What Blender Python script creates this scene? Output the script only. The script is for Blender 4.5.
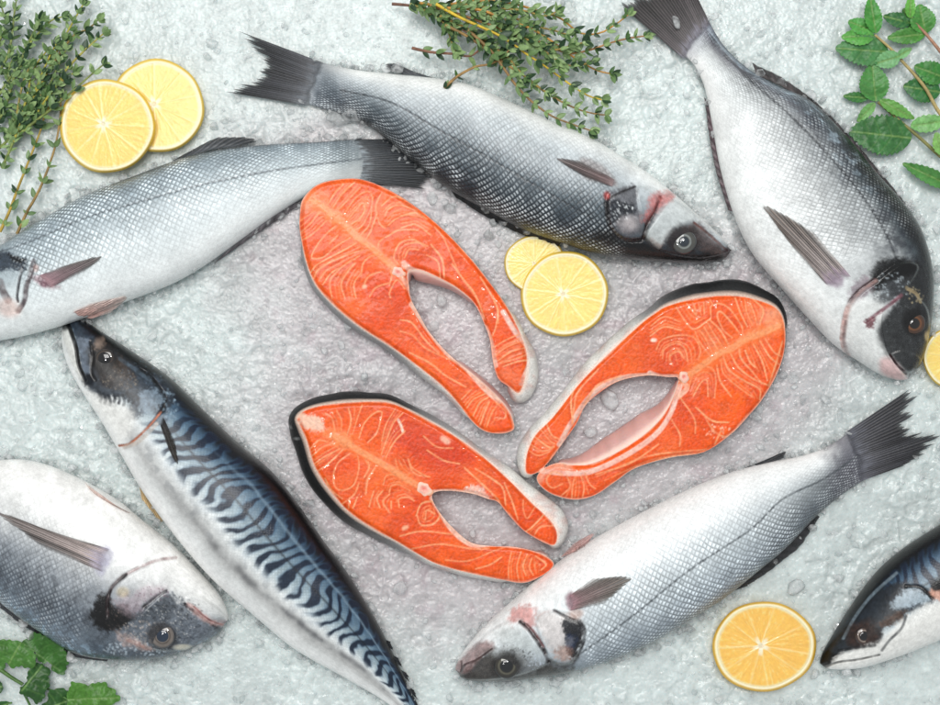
import bpy, math, random
import numpy as np
from mathutils import kdtree

scene = bpy.context.scene
for o in list(bpy.data.objects):
    bpy.data.objects.remove(o)

# ------------------------------------------------------------------ camera, world, lamps, exposure
S = 0.0008                    # metres per drawing unit (one unit is one photo pixel on the ice)
CX, CY = 470.0, 352.5
FOCAL = 50.0
HCAM = 940 * S * FOCAL / 36.0

cam_data = bpy.data.cameras.new("camera")
cam_data.lens = FOCAL
cam_data.sensor_width = 36.0
cam_data.clip_start = 0.05
cam_data.clip_end = 50.0
cam = bpy.data.objects.new("camera", cam_data)
cam.location = (0, 0, HCAM)
scene.collection.objects.link(cam)
scene.camera = cam

world = bpy.data.worlds.new("World")
scene.world = world
world.use_nodes = True
bg = world.node_tree.nodes["Background"]
bg.inputs[0].default_value = (0.93, 0.97, 1.0, 1)
bg.inputs[1].default_value = 0.44


def area(name, loc, target, size, power, color):
    d = bpy.data.lights.new(name, 'AREA')
    d.shape = 'RECTANGLE'
    d.size, d.size_y = size
    d.energy = power
    d.color = color
    o = bpy.data.objects.new(name, d)
    o.location = loc
    v = np.array(target, float) - np.array(loc, float)
    from mathutils import Vector
    o.rotation_euler = Vector(v).to_track_quat('-Z', 'Y').to_euler()
    scene.collection.objects.link(o)
    return o


area("softbox_lamp", (-0.3, 0.95, 2.5), (0, 0, 0), (1.9, 1.3), 49, (1.0, 0.985, 0.96))
area("added_glint_lamp", (-0.75, -0.25, 2.3), (0, 0, 0), (0.08, 0.08), 5, (1.0, 1.0, 1.0))  # unseen extra lamp, added only to raise more glints
area("spot_lamp", (0.45, 0.55, 2.5), (0, 0, 0), (0.09, 0.09), 8, (1.0, 0.99, 0.97))

scene.view_settings.view_transform = 'Standard'
scene.view_settings.look = 'None'
scene.view_settings.exposure = 0.0
scene.view_settings.gamma = 1.0
scene.render.engine = 'CYCLES'
scene.cycles.use_denoising = True
scene.cycles.max_bounces = 10
scene.cycles.transparent_max_bounces = 16
scene.cycles.caustics_reflective = False
scene.cycles.caustics_refractive = False

rng = np.random.default_rng(7)
random.seed(7)

# ------------------------------------------------------------------ helpers


def C(r, g, b):
    c = np.array([r, g, b], float) / 255.0
    return np.where(c <= 0.04045, c / 12.92, ((c + 0.055) / 1.055) ** 2.4)


def W(px, py, z=0.0):
    """photo position (px,py) seen at height z (drawing units) -> world metres"""
    px = np.asarray(px, float)
    py = np.asarray(py, float)
    z = np.asarray(z, float) * S + 0 * px
    k = (HCAM - z) / HCAM
    return np.stack([(px - CX) * S * k, (CY - py) * S * k, z], -1)


def proj(co):
    k = HCAM / (HCAM - co[..., 2])
    return co[..., 0] * k / S + CX, CY - co[..., 1] * k / S


_T = np.random.default_rng(3).random((256, 256))


def vnoise(x, y):
    xi = np.floor(x).astype(int)
    yi = np.floor(y).astype(int)
    fx = x - xi
    fy = y - yi
    fx = fx * fx * (3 - 2 * fx)
    fy = fy * fy * (3 - 2 * fy)
    a = _T[xi & 255, yi & 255]
    b = _T[(xi + 1) & 255, yi & 255]
    c = _T[xi & 255, (yi + 1) & 255]
    d = _T[(xi + 1) & 255, (yi + 1) & 255]
    return (a * (1 - fx) + b * fx) * (1 - fy) + (c * (1 - fx) + d * fx) * fy


def fbm(x, y, scale, octv=4, seed=0):
    """0..1 noise, feature size in drawing units"""
    x = np.asarray(x) / scale + 17.3 * seed + 50
    y = np.asarray(y) / scale - 9.1 * seed + 50
    v = 0
    a = 0.5
    for i in range(octv):
        v = v + a * vnoise(x, y)
        x = x * 2.03 + 5.1
        y = y * 2.03 + 1.7
        a *= 0.5
    return v / (1 - 0.5 ** octv)


def sstep(a, b, x):
    t = np.clip((x - a) / (b - a), 0, 1)
    return t * t * (3 - 2 * t)


def spline(pts, n, closed=False):
    """Catmull-Rom through pts (any number of columns), n samples evenly spaced by parameter"""
    p = np.asarray(pts, float)
    if closed:
        q = np.vstack([p[-1], p, p[0], p[1]])
        t = np.linspace(0, len(p), n, endpoint=False)
    else:
        q = np.vstack([2 * p[0] - p[1], p, 2 * p[-1] - p[-2]])
        t = np.linspace(0, len(p) - 1, n)
    i = np.minimum(t.astype(int), len(q) - 4)
    f = (t - i)[:, None]
    a, b, c, d = q[i], q[i + 1], q[i + 2], q[i + 3]
    return 0.5 * (2 * b + (c - a) * f + (2 * a - 5 * b + 4 * c - d) * f * f + (3 * b - a - 3 * c + d) * f ** 3)


def arc_resample(p, n):
    p = np.asarray(p, float)
    d = np.r_[0, np.cumsum(np.hypot(*np.diff(p[:, :2], axis=0).T))]
    t = np.linspace(0, d[-1], n)
    return np.stack([np.interp(t, d, p[:, k]) for k in range(p.shape[1])], -1)


def polydist(X, Y, P, closed=False):
    """distance to a polyline, nearest point, position along it (0..1)"""
    P = np.asarray(P, float)
    A = P if closed else P[:-1]
    B = np.roll(P, -1, 0) if closed else P[1:]
    best = np.full(X.shape, 1e9)
    nx = np.zeros_like(best)
    ny = np.zeros_like(best)
    par = np.zeros_like(best)
    for k in range(len(A)):
        ax, ay = A[k, 0], A[k, 1]
        dx, dy = B[k, 0] - ax, B[k, 1] - ay
        L = dx * dx + dy * dy + 1e-9
        t = np.clip(((X - ax) * dx + (Y - ay) * dy) / L, 0, 1)
        qx = ax + t * dx
        qy = ay + t * dy
        d = (X - qx) ** 2 + (Y - qy) ** 2
        m = d < best
        best = np.where(m, d, best)
        nx = np.where(m, qx, nx)
        ny = np.where(m, qy, ny)
        par = np.where(m, (k + t) / len(A), par)
    return np.sqrt(best), nx, ny, par


def inside(X, Y, P):
    P = np.asarray(P, float)
    r = np.zeros(X.shape, bool)
    j = len(P) - 1
    for i in range(len(P)):
        xi, yi = P[i, 0], P[i, 1]
        xj, yj = P[j, 0], P[j, 1]
        if yi != yj:
            r ^= ((yi > Y) != (yj > Y)) & (X < (xj - xi) * (Y - yi) / (yj - yi) + xi)
        j = i
    return r


def zoomed(x0, y0, f):
    return lambda *pts: [(x0 + x / f, y0 + y / f) for x, y in pts]


class Painter:
    """colours and small relief laid on a thing's own surface points"""

    def __init__(self, X, Y, col, mask=None, var=.2):
        self.var = var
        self.X, self.Y, self.col = X, Y, col
        self.h = np.zeros(X.shape)
        self.mask = np.ones(X.shape) if mask is None else mask

    def near(self, P, r):
        P = np.asarray(P, float)
        return np.nonzero((self.X > P[:, 0].min() - r) & (self.X < P[:, 0].max() + r) &
                          (self.Y > P[:, 1].min() - r) & (self.Y < P[:, 1].max() + r))[0]

    def mix(self, idx, a, color):
        a = (np.clip(a, 0, 1) * self.mask[idx])[:, None]
        cv = 1 + self.var * (1 - .85 * min(1.0, float(np.mean(color)) * 1.5)) * 2 * (fbm(self.X[idx], self.Y[idx], 2.8, 3, 13) - .5)
        self.col[idx] = self.col[idx] * (1 - a) + np.asarray(color) * cv[:, None] * a

    def line(self, pts, width, color, alpha=1.0, feather=1.0, dh=0.0, taper=0.0, noise=0.5, smooth=True):
        P = spline(pts, max(8, len(pts) * 6)) if smooth and len(pts) > 2 else np.asarray(pts, float)
        idx = self.near(P, width + feather * 3 + 3)
        if not len(idx):
            return
        d, _, _, par = polydist(self.X[idx], self.Y[idx], P)
        w = width * 0.5 * (1 - taper * np.abs(2 * par - 1) ** 2)
        a = 1 - sstep(w, w + feather, d)
        if noise:
            a = a * (1 - noise + 2 * noise * fbm(self.X[idx], self.Y[idx], 5, 3, 4))
        if color is not None:
            self.mix(idx, a * alpha, color)
        self.h[idx] += .5 * dh * a * self.mask[idx]

    def poly(self, pts, color, alpha=1.0, feather=4.0, noise=0.0, dh=0.0, nscale=5.0, smooth=True):
        P = spline(pts, len(pts) * 5, True) if smooth else np.asarray(pts, float)
        idx = self.near(P, feather + 2)
        if not len(idx):
            return
        x, y = self.X[idx], self.Y[idx]
        d = polydist(x, y, P, True)[0]
        sd = np.where(inside(x, y, P), -d, d)
        ah = 1 - sstep(-feather, feather, sd)
        if noise:
            sd = sd + noise * 15 * (fbm(x, y, nscale, 3, 8) - 0.5) + noise * 16 * (fbm(x, y, 1.7, 2, 9) - 0.5)
        a = 1 - sstep(-feather, feather, sd)
        if color is not None:
            self.mix(idx, a * alpha, color)
        self.h[idx] += dh * ah * self.mask[idx]

    def blob(self, cx, cy, rx, ry, color, alpha=1.0, ang=0.0, soft=0.5, noise=0.0, dh=0.0, nscale=5.0):
        r = max(rx, ry) * 1.6
        idx = self.near([(cx - r, cy - r), (cx + r, cy + r)], 1)
        if not len(idx):
            return
        x, y = self.X[idx] - cx, self.Y[idx] - cy
        c, s = math.cos(ang), math.sin(ang)
        q = np.hypot((x * c + y * s) / rx, (-x * s + y * c) / ry)
        if noise:
            q = q + noise * (fbm(self.X[idx], self.Y[idx], nscale, 3, 5) - 0.5) * 2
        a = 1 - sstep(1 - soft, 1 + soft, q)
        if color is not None:
            self.mix(idx, a * alpha, color)
        self.h[idx] += dh * a * self.mask[idx]

    def plate(self, pts, dh, feather=1.6):
        """raised bony plate, no colour"""
        self.poly(pts, None, 1, feather, 0, dh)

    def speckle(self, cx, cy, rx, ry, color, n, size=0.8, alpha=0.8, seed=1):
        r = np.random.default_rng(seed)
        for _ in range(n):
            a, q = r.random() * 6.283, math.sqrt(r.random())
            self.blob(cx + rx * q * math.cos(a), cy + ry * q * math.sin(a), size * (0.6 + r.random()),
                      size * (0.6 + r.random()), color, alpha * (0.4 + 0.6 * r.random()), r.random() * 3, 0.5)


def mesh_obj(name, verts, quads=None, tris=None, col=None, uv=None, attrs=None, mat=None, parent=None, smooth=True):
    """one mesh object; verts in world metres, stored relative to the parent's place"""
    verts = np.asarray(verts, float)
    off = np.array(parent_world(parent)) if parent else np.zeros(3)
    me = bpy.data.meshes.new(name)
    nq = 0 if quads is None else len(quads)
    nt = 0 if tris is None else len(tris)
    li, ls = [], []
    if nq:
        li.append(np.asarray(quads).ravel())
        ls.append(np.full(nq, 4))
    if nt:
        li.append(np.asarray(tris).ravel())
        ls.append(np.full(nt, 3))
    li = np.concatenate(li).astype(np.int32)
    tot = np.concatenate(ls)
    st = np.r_[0, np.cumsum(tot)[:-1]].astype(np.int32)
    me.vertices.add(len(verts))
    me.vertices.foreach_set('co', (verts - off).astype(np.float32).ravel())
    me.loops.add(len(li))
    me.loops.foreach_set('vertex_index', li)
    me.polygons.add(len(tot))
    me.polygons.foreach_set('loop_start', st)
    me.polygons.foreach_set('use_smooth', np.full(len(tot), smooth))
    if col is not None:
        a = me.color_attributes.new('Col', 'FLOAT_COLOR', 'POINT')
        c4 = np.ones((len(verts), 4), np.float32)
        c4[:, :3] = np.clip(col, 0.002, 0.93)
        a.data.foreach_set('color', c4.ravel())
    if uv is not None:
        u = me.uv_layers.new(name='st')
        u.data.foreach_set('uv', np.asarray(uv, np.float32)[li].ravel())
    for k, v in (attrs or {}).items():
        a = me.attributes.new(k, 'FLOAT', 'POINT')
        a.data.foreach_set('value', np.asarray(v, np.float32))
    me.update(calc_edges=True)
    me.validate()
    o = bpy.data.objects.new(name, me)
    if mat:
        me.materials.append(mat)
    scene.collection.objects.link(o)
    if parent:
        o.parent = parent
    return o


def parent_world(p):
    v = np.zeros(3)
    while p:
        v = v + np.array(p.location)
        p = p.parent
    return v


def thing(name, label, cat, loc, group=None):
    o = bpy.data.objects.new(name, None)
    o.empty_display_size = 0.02
    o.location = tuple(float(q) for q in loc)
    scene.collection.objects.link(o)
    return tag(o, label, cat, group)


def tag(o, label, cat, group=None):
    o['label'] = label
    o['category'] = cat
    if group:
        o['group'] = group
    return o


def grid_quads(n, m, wrap_m=False, flip=False):
    i = np.arange(n - 1)[:, None]
    j = np.arange(m if wrap_m else m - 1)[None]
    jn = (j + 1) % m
    q = np.stack([i * m + j, i * m + jn, (i + 1) * m + jn, (i + 1) * m + j], -1).reshape(-1, 4)
    return q[:, ::-1] if flip else q


def grid_fill(P, sp):
    """fill an outline with a fine grid whose rim sits on the outline"""
    P = np.asarray(P, float)
    xs = np.arange(P[:, 0].min() - sp * 1.5, P[:, 0].max() + sp * 2, sp)
    ys = np.arange(P[:, 1].min() - sp * 1.5, P[:, 1].max() + sp * 2, sp)
    X, Y = np.meshgrid(xs, ys, indexing='ij')
    n, m = X.shape
    X, Y = X.ravel(), Y.ravel()
    ins = inside(X, Y, P)
    d, nx, ny, _ = polydist(X, Y, P, True)
    Q = grid_quads(n, m)
    keep = ins[Q].any(1)
    Q = Q[keep]
    out = ~ins
    X = np.where(out, nx, X)
    Y = np.where(out, ny, Y)
    d = np.where(out, 0, d)
    used = np.unique(Q)
    re = np.full(n * m, -1)
    re[used] = np.arange(len(used))
    return X[used], Y[used], d[used], re[Q][:, ::-1]


# ------------------------------------------------------------------ materials


def new_mat(name):
    m = bpy.data.materials.new(name)
    m.use_nodes = True
    nt = m.node_tree
    return m, nt, nt.nodes, nt.links, nt.nodes['Principled BSDF']


def attr_node(N, name):
    a = N.new('ShaderNodeAttribute')
    a.attribute_name = name
    return a


def vmat(name, rough=0.4, spec=0.5, sss=0.0, sssr=(1, .4, .2), ssss=0.003, bump=0.0, bscale=400.0, coat=0.0,
         croug=0.1, vary=0.0, metal=0.0, det=4.0, transl=0.0):
    m, nt, N, L, b = new_mat(name)
    a = attr_node(N, 'Col')
    col = a.outputs['Color']
    tc = N.new('ShaderNodeTexCoord')
    nz = N.new('ShaderNodeTexNoise')
    nz.inputs['Scale'].default_value = bscale
    nz.inputs['Detail'].default_value = det
    L.new(tc.outputs['Object'], nz.inputs['Vector'])
    if vary:
        mr = N.new('ShaderNodeMapRange')
        mr.inputs[1].default_value = 0.3
        mr.inputs[2].default_value = 0.7
        mr.inputs[3].default_value = 1 - vary
        mr.inputs[4].default_value = 1 + vary * 0.6
        L.new(nz.outputs['Fac'], mr.inputs[0])
        mx = N.new('ShaderNodeVectorMath')
        mx.operation = 'SCALE'
        L.new(col, mx.inputs[0])
        L.new(mr.outputs[0], mx.inputs['Scale'])
        col = mx.outputs[0]
    L.new(col, b.inputs['Base Color'])
    b.inputs['Roughness'].default_value = rough
    b.inputs['Specular IOR Level'].default_value = spec
    b.inputs['Metallic'].default_value = metal
    b.inputs['Subsurface Weight'].default_value = sss
    b.inputs['Subsurface Radius'].default_value = sssr
    b.inputs['Subsurface Scale'].default_value = ssss
    b.inputs['Coat Weight'].default_value = coat
    b.inputs['Coat Roughness'].default_value = croug
    if bump:
        bp = N.new('ShaderNodeBump')
        bp.inputs['Strength'].default_value = 1.0
        bp.inputs['Distance'].default_value = bump
        L.new(nz.outputs['Fac'], bp.inputs['Height'])
        L.new(bp.outputs[0], b.inputs['Normal'])
    if transl:
        t = N.new('ShaderNodeBsdfTranslucent')
        L.new(col, t.inputs['Color'])
        mixs = N.new('ShaderNodeMixShader')
        mixs.inputs[0].default_value = transl
        L.new(b.outputs[0], mixs.inputs[1])
        L.new(t.outputs[0], mixs.inputs[2])
        L.new(mixs.outputs[0], N['Material Output'].inputs[0])
    return m


def math_node(N, L, op, a, b=None, clamp=False):
    n = N.new('ShaderNodeMath')
    n.operation = op
    n.use_clamp = clamp
    for i, v in enumerate((a, b)):
        if v is None:
            continue
        if isinstance(v, (int, float)):
            n.inputs[i].default_value = v
        else:
            L.new(v, n.inputs[i])
    return n.outputs[0]


def fish_mat(name, ps, pt, dark, bright, bumpd, rough=0.34, coat=0.4, metal=0.0, spec=0.42):
    """overlapping scales laid along the body in the 'st' map; 'scl' says how strongly they show"""
    m, nt, N, L, b = new_mat(name)
    M = lambda op, a, c=None, cl=False: math_node(N, L, op, a, c, cl)
    col = attr_node(N, 'Col').outputs['Color']
    scl = attr_node(N, 'scl').outputs['Fac']
    uv = N.new('ShaderNodeUVMap')
    uv.uv_map = 'st'
    nz = N.new('ShaderNodeTexNoise')
    nz.noise_dimensions = '2D'
    nz.inputs['Scale'].default_value = 0.06
    nz.inputs['Detail'].default_value = 3
    L.new(uv.outputs[0], nz.inputs['Vector'])
    sub = N.new('ShaderNodeVectorMath')
    sub.operation = 'SUBTRACT'
    L.new(nz.outputs['Color'], sub.inputs[0])
    sub.inputs[1].default_value = (.5, .5, .5)
    sc = N.new('ShaderNodeVectorMath')
    sc.operation = 'SCALE'
    sc.inputs['Scale'].default_value = 3.0
    L.new(sub.outputs[0], sc.inputs[0])
    ad = N.new('ShaderNodeVectorMath')
    L.new(uv.outputs[0], ad.inputs[0])
    L.new(sc.outputs[0], ad.inputs[1])
    sx = N.new('ShaderNodeSeparateXYZ')
    L.new(ad.outputs[0], sx.inputs[0])
    s = M('DIVIDE', sx.outputs[0], ps)
    t = M('DIVIDE', sx.outputs[1], pt)
    a = M('FRACT', M('ADD', s, t))
    c = M('FRACT', M('SUBTRACT', s, t))
    ea = M('SUBTRACT', 0.5, M('ABSOLUTE', M('SUBTRACT', a, 0.5)))
    ec = M('SUBTRACT', 0.5, M('ABSOLUTE', M('SUBTRACT', c, 0.5)))
    e = M('MINIMUM', ea, ec)
    p = M('MULTIPLY', e, 3.6, True)
    ramp = M('MULTIPLY', M('ADD', a, c), 0.5)
    # per-scale tone
    fa = M('FLOOR', M('ADD', s, t))
    fc = M('FLOOR', M('SUBTRACT', s, t))
    cmb = N.new('ShaderNodeCombineXYZ')
    L.new(fa, cmb.inputs[0])
    L.new(fc, cmb.inputs[1])
    wn = N.new('ShaderNodeTexWhiteNoise')
    wn.noise_dimensions = '2D'
    L.new(cmb.outputs[0], wn.inputs['Vector'])
    tone = M('MULTIPLY', M('SUBTRACT', wn.outputs['Value'], 0.5), 0.35)
    k = M('ADD', M('MULTIPLY', M('SUBTRACT', 1.0, p), -dark), M('MULTIPLY', M('MULTIPLY', p, ramp), bright))
    k = M('ADD', k, tone)
    k = M('ADD', 1.0, M('MULTIPLY', k, scl))
    # broad soft mottling
    n2 = N.new('ShaderNodeTexNoise')
    n2.noise_dimensions = '2D'
    n2.inputs['Scale'].default_value = 0.22
    n2.inputs['Detail'].default_value = 5
    L.new(uv.outputs[0], n2.inputs['Vector'])
    k = M('MULTIPLY', k, M('ADD', 0.80, M('MULTIPLY', n2.outputs['Fac'], 0.40)))
    # silvery flecks and grain
    n3 = N.new('ShaderNodeTexNoise')
    n3.noise_dimensions = '2D'
    n3.inputs['Scale'].default_value = 0.7
    n3.inputs['Detail'].default_value = 4
    n3.inputs['Roughness'].default_value = 0.7
    L.new(uv.outputs[0], n3.inputs['Vector'])
    k = M('MULTIPLY', k, M('ADD', 0.85, M('MULTIPLY', n3.outputs['Fac'], 0.30)))
    rg = M('ADD', rough - 0.14, M('MULTIPLY', n3.outputs['Fac'], 0.28))
    L.new(rg, b.inputs['Roughness'])
    v = N.new('ShaderNodeVectorMath')
    v.operation = 'SCALE'
    L.new(col, v.inputs[0])
    L.new(k, v.inputs['Scale'])
    dk = M('MULTIPLY', M('MULTIPLY', M('SUBTRACT', M('MULTIPLY', p, M('ADD', ramp, 0.35)), 0.45, True), 1.6), M('ADD', 0.35, wn.outputs['Value']))  # bright glint on each scale, painted into the base colour
    dk = M('MULTIPLY', dk, attr_node(N, 'glint').outputs['Fac'])
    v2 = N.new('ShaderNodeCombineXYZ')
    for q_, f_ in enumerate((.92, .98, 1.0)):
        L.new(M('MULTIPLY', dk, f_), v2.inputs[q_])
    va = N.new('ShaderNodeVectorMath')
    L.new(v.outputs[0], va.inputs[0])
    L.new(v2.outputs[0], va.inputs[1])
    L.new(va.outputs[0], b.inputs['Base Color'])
    b.inputs['Metallic'].default_value = metal
    b.inputs['Specular IOR Level'].default_value = spec
    b.inputs['Coat Weight'].default_value = coat
    b.inputs['Coat Roughness'].default_value = 0.17
    b.inputs['Coat IOR'].default_value = 1.4
    hgt = M('ADD', M('MULTIPLY', p, 0.6), M('MULTIPLY', ramp, 0.7))
    hgt = M('MULTIPLY', hgt, scl)
    hgt = M('ADD', hgt, M('MULTIPLY', n2.outputs['Fac'], 0.5))
    hgt = M('ADD', hgt, M('MULTIPLY', n3.outputs['Fac'], 0.25))
    bp = N.new('ShaderNodeBump')
    bp.inputs['Strength'].default_value = 1.0
    bp.inputs['Distance'].default_value = bumpd
    L.new(hgt, bp.inputs['Height'])
    L.new(bp.outputs[0], b.inputs['Normal'])
    bc = N.new('ShaderNodeBump')                     # the wet film is only gently uneven
    bc.inputs['Distance'].default_value = 0.0006
    L.new(n2.outputs['Fac'], bc.inputs['Height'])
    L.new(bc.outputs[0], b.inputs['Coat Normal'])
    return m


M_BASS = fish_mat('bass_skin', 6.2, 5.4, 0.48, 0.6, 0.00036, rough=0.28)
M_BREAM = fish_mat('bream_skin', 5.6, 5.2, 0.24, 0.34, 0.00026, rough=0.28)
M_MACK = fish_mat('mackerel_skin', 4.0, 3.2, 0.22, 0.18, 0.00012, rough=0.34, coat=0.2, spec=0.4)
M_FIN = vmat('fin_membrane', 0.42, 0.5, bump=0.0002, bscale=900, vary=0.15)
_nt = M_FIN.node_tree
_nt.links.new(attr_node(_nt.nodes, 'opac').outputs['Fac'], _nt.nodes['Principled BSDF'].inputs['Alpha'])
M_EYE = vmat('eye_surface', 0.08, 0.6, coat=0.8, croug=0.03)
M_FLESH = vmat('salmon_flesh', 0.36, 0.28, sss=0.10, ssss=0.003, bump=0.0006, bscale=420, coat=0.28, croug=0.07, vary=0.2)
M_SKIN = vmat('salmon_skin', 0.5, 0.4, bump=0.0006, bscale=700, coat=0.12, vary=0.2)
M_BONE = vmat('bone_surface', 0.35, 0.5, sss=0.3, ssss=0.003, bump=0.0003, bscale=600)
M_PULP = vmat('lemon_pulp', 0.28, 0.5, sss=0.5, sssr=(1, .85, .35), ssss=0.005, bump=0.0003, bscale=420, coat=0.2, vary=0.05)
M_RIND = vmat('lemon_rind', 0.38, 0.5, sss=0.1, sssr=(1, .8, .3), ssss=0.003, bump=0.0003, bscale=900, vary=0.05)
M_LEAF = vmat('herb_leaf', 0.42, 0.5, bump=0.0003, bscale=600, vary=0.22, transl=0.12)
M_STEM = vmat('herb_stem', 0.5, 0.4, bump=0.0002, bscale=700, vary=0.2)


def ice_bed_mat():
    m, nt, N, L, b = new_mat('crushed_ice_surface')
    M = lambda op, a, c=None, cl=False: math_node(N, L, op, a, c, cl)
    col = attr_node(N, 'Col').outputs['Color']
    tc = N.new('ShaderNodeTexCoord')
    nz = N.new('ShaderNodeTexNoise')
    nz.inputs['Scale'].default_value = 260
    nz.inputs['Detail'].default_value = 5
    L.new(tc.outputs['Object'], nz.inputs['Vector'])
    vo = N.new('ShaderNodeTexVoronoi')
    vo.inputs['Scale'].default_value = 330
    vo.feature = 'F1'
    L.new(tc.outputs['Object'], vo.inputs['Vector'])
    mr = N.new('ShaderNodeMapRange')
    mr.inputs[1].default_value = 0.3
    mr.inputs[2].default_value = 0.7
    mr.inputs[3].default_value = 0.06
    mr.inputs[4].default_value = 0.4
    L.new(nz.outputs['Fac'], mr.inputs[0])
    L.new(mr.outputs[0], b.inputs['Roughness'])
    L.new(col, b.inputs['Base Color'])
    b.inputs['Subsurface Weight'].default_value = 0.9
    b.inputs['Subsurface Radius'].default_value = (0.8, 0.95, 1.0)
    b.inputs['Subsurface Scale'].default_value = 0.009
    b.inputs['Specular IOR Level'].default_value = 0.5
    bp = N.new('ShaderNodeBump')
    bp.inputs['Strength'].default_value = 1.0
    bp.inputs['Distance'].default_value = 0.0006
    L.new(M('ADD', nz.outputs['Fac'], M('MULTIPLY', vo.outputs['Distance'], 0.7)), bp.inputs['Height'])
    L.new(bp.outputs[0], b.inputs['Normal'])
    return m


def clear_ice_mat():
    """clear ice: lets the bed show through, milky inside, glossy faces"""
    m, nt, N, L, b = new_mat('clear_ice')
    out = N['Material Output']
    tr = N.new('ShaderNodeBsdfTransparent')
    tr.inputs['Color'].default_value = (0.985, 0.99, 0.99, 1)
    df = N.new('ShaderNodeBsdfTranslucent')
    df.inputs['Color'].default_value = (0.93, 0.95, 0.955, 1)
    d2 = N.new('ShaderNodeBsdfDiffuse')
    d2.inputs['Color'].default_value = (0.93, 0.95, 0.955, 1)
    gl = N.new('ShaderNodeBsdfGlossy')
    gl.inputs['Roughness'].default_value = 0.05
    fr = N.new('ShaderNodeFresnel')
    fr.inputs['IOR'].default_value = 1.31
    tc = N.new('ShaderNodeTexCoord')
    nz = N.new('ShaderNodeTexNoise')
    nz.inputs['Scale'].default_value = 150
    nz.inputs['Detail'].default_value = 4
    L.new(tc.outputs['Object'], nz.inputs['Vector'])
    mr = N.new('ShaderNodeMapRange')
    mr.inputs[1].default_value = 0.40
    mr.inputs[2].default_value = 0.70
    mr.inputs[3].default_value = 0.12
    mr.inputs[4].default_value = 0.75
    L.new(nz.outputs['Fac'], mr.inputs[0])

    def mix(f, a, c):
        x = N.new('ShaderNodeMixShader')
        if isinstance(f, float):
            x.inputs[0].default_value = f
        else:
            L.new(f, x.inputs[0])
        L.new(a, x.inputs[1])
        L.new(c, x.inputs[2])
        return x.outputs[0]
    cloud = mix(0.35, d2.outputs[0], df.outputs[0])
    body = mix(mr.outputs[0], tr.outputs[0], cloud)
    L.new(mix(math_node(N, L, 'MULTIPLY', fr.outputs[0], 0.55), body, gl.outputs[0]), out.inputs[0])
    return m


M_ICE = ice_bed_mat()
M_CLEAR = clear_ice_mat()

# ------------------------------------------------------------------ outlines of the three salmon steaks (x, y, skin overhang, skin tone)
# tone: 0 near-black back skin, 1 grey silver side, 2 white belly skin, 3 pink belly-cavity membrane
STEAK_A = [
    (300, 232, 2, 1), (300, 214, 2, 1), (303, 199, 2, 1), (317, 185, 2, 1), (338, 179.5, 2, 1), (362, 179.5, 1.5, 2), (389, 190, 1.5, 2),
    (416, 207, 2, 2), (443, 229.6, 2, 2), (470.6, 258.5, 2, 2), (494.5, 289, 2, 2), (510, 312, 3, 2), (522, 338, 5, 2),
    (527, 356, 9, 2), (526, 372, 13, 2), (523, 386, 13, 2), (518, 393, 11, 2), (508, 386, 3, 3), (498, 378, 2, 3), (493, 361, 2, 3), (490, 340, 2, 3),
    (484, 323, 2, 3), (474, 303, 3, 3), (457, 288, 5, 3), (437, 277, 8, 3), (420, 270, 11, 3), (408, 272, 6, 3), (409, 286, 2, 3), (411, 299, 1, 3),
    (420, 316, 1, 3), (430, 333, 1.5, 3), (450, 355.5, 2.5, 3), (477, 378, 4, 3), (497, 397, 5, 3), (508, 410, 4, 3), (513.5, 422, 2.5, 2), (513, 430, 1.5, 2),
    (501, 433.5, 1.5, 2), (484.5, 431, 2, 2), (471, 420, 2.5, 2), (458, 403, 4, 2), (441, 385, 6, 2), (424, 371, 7, 1.6), (396, 350, 6, 1),
    (362, 328, 6, 1), (338, 309, 6, 1), (317.5, 287, 5, 1), (307, 264, 4, 1)]
STEAK_B = [
    (653, 314.5, 8, 0.8), (670, 305, 12, 0.2), (704, 297, 15, 0), (738, 296, 15, 0), (765.5, 302.6, 12, 0), (779, 311, 6, 0), (785, 328, 3, 0), (784, 352, 2.5, 0.3),
    (776, 376, 2, 0.8), (762, 399.6, 2, 1), (750, 414, 2, 1), (731.5, 433.6, 2, 1), (704, 452, 2, 1), (670, 457.5, 2, 2), (636, 467.7, 2, 2),
    (616, 481, 2, 2), (595, 495, 2, 2), (575, 499.5, 2, 2), (554.5, 495, 2.5, 2), (541, 486, 2.5, 2), (537, 477, 2, 2), (545, 468, 2, 2),
    (558, 463, 3, 3), (572, 465, 8, 3), (590, 464, 13, 3), (612, 455, 18, 3), (637, 440, 20, 3), (656, 424, 16, 3), (668, 408, 10, 3), (676, 390, 5, 3),
    (678, 378, 2, 3), (668, 377, 1, 3), (646, 375.5, 1, 3), (619, 381, 1, 3), (599, 393, 1, 3), (585, 406, 1.5, 3), (576.6, 423, 2, 3), (564.7, 440, 2, 3),
    (551, 459, 2, 3), (538, 472, 2, 2), (527, 473.5, 5, 2), (525.5, 462, 8, 2), (529, 447, 9, 2), (537, 433, 9, 2), (553, 417, 9, 2), (578, 385, 9, 2), (602, 360, 10, 2),
    (636, 328, 9, 1.6)]
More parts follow.
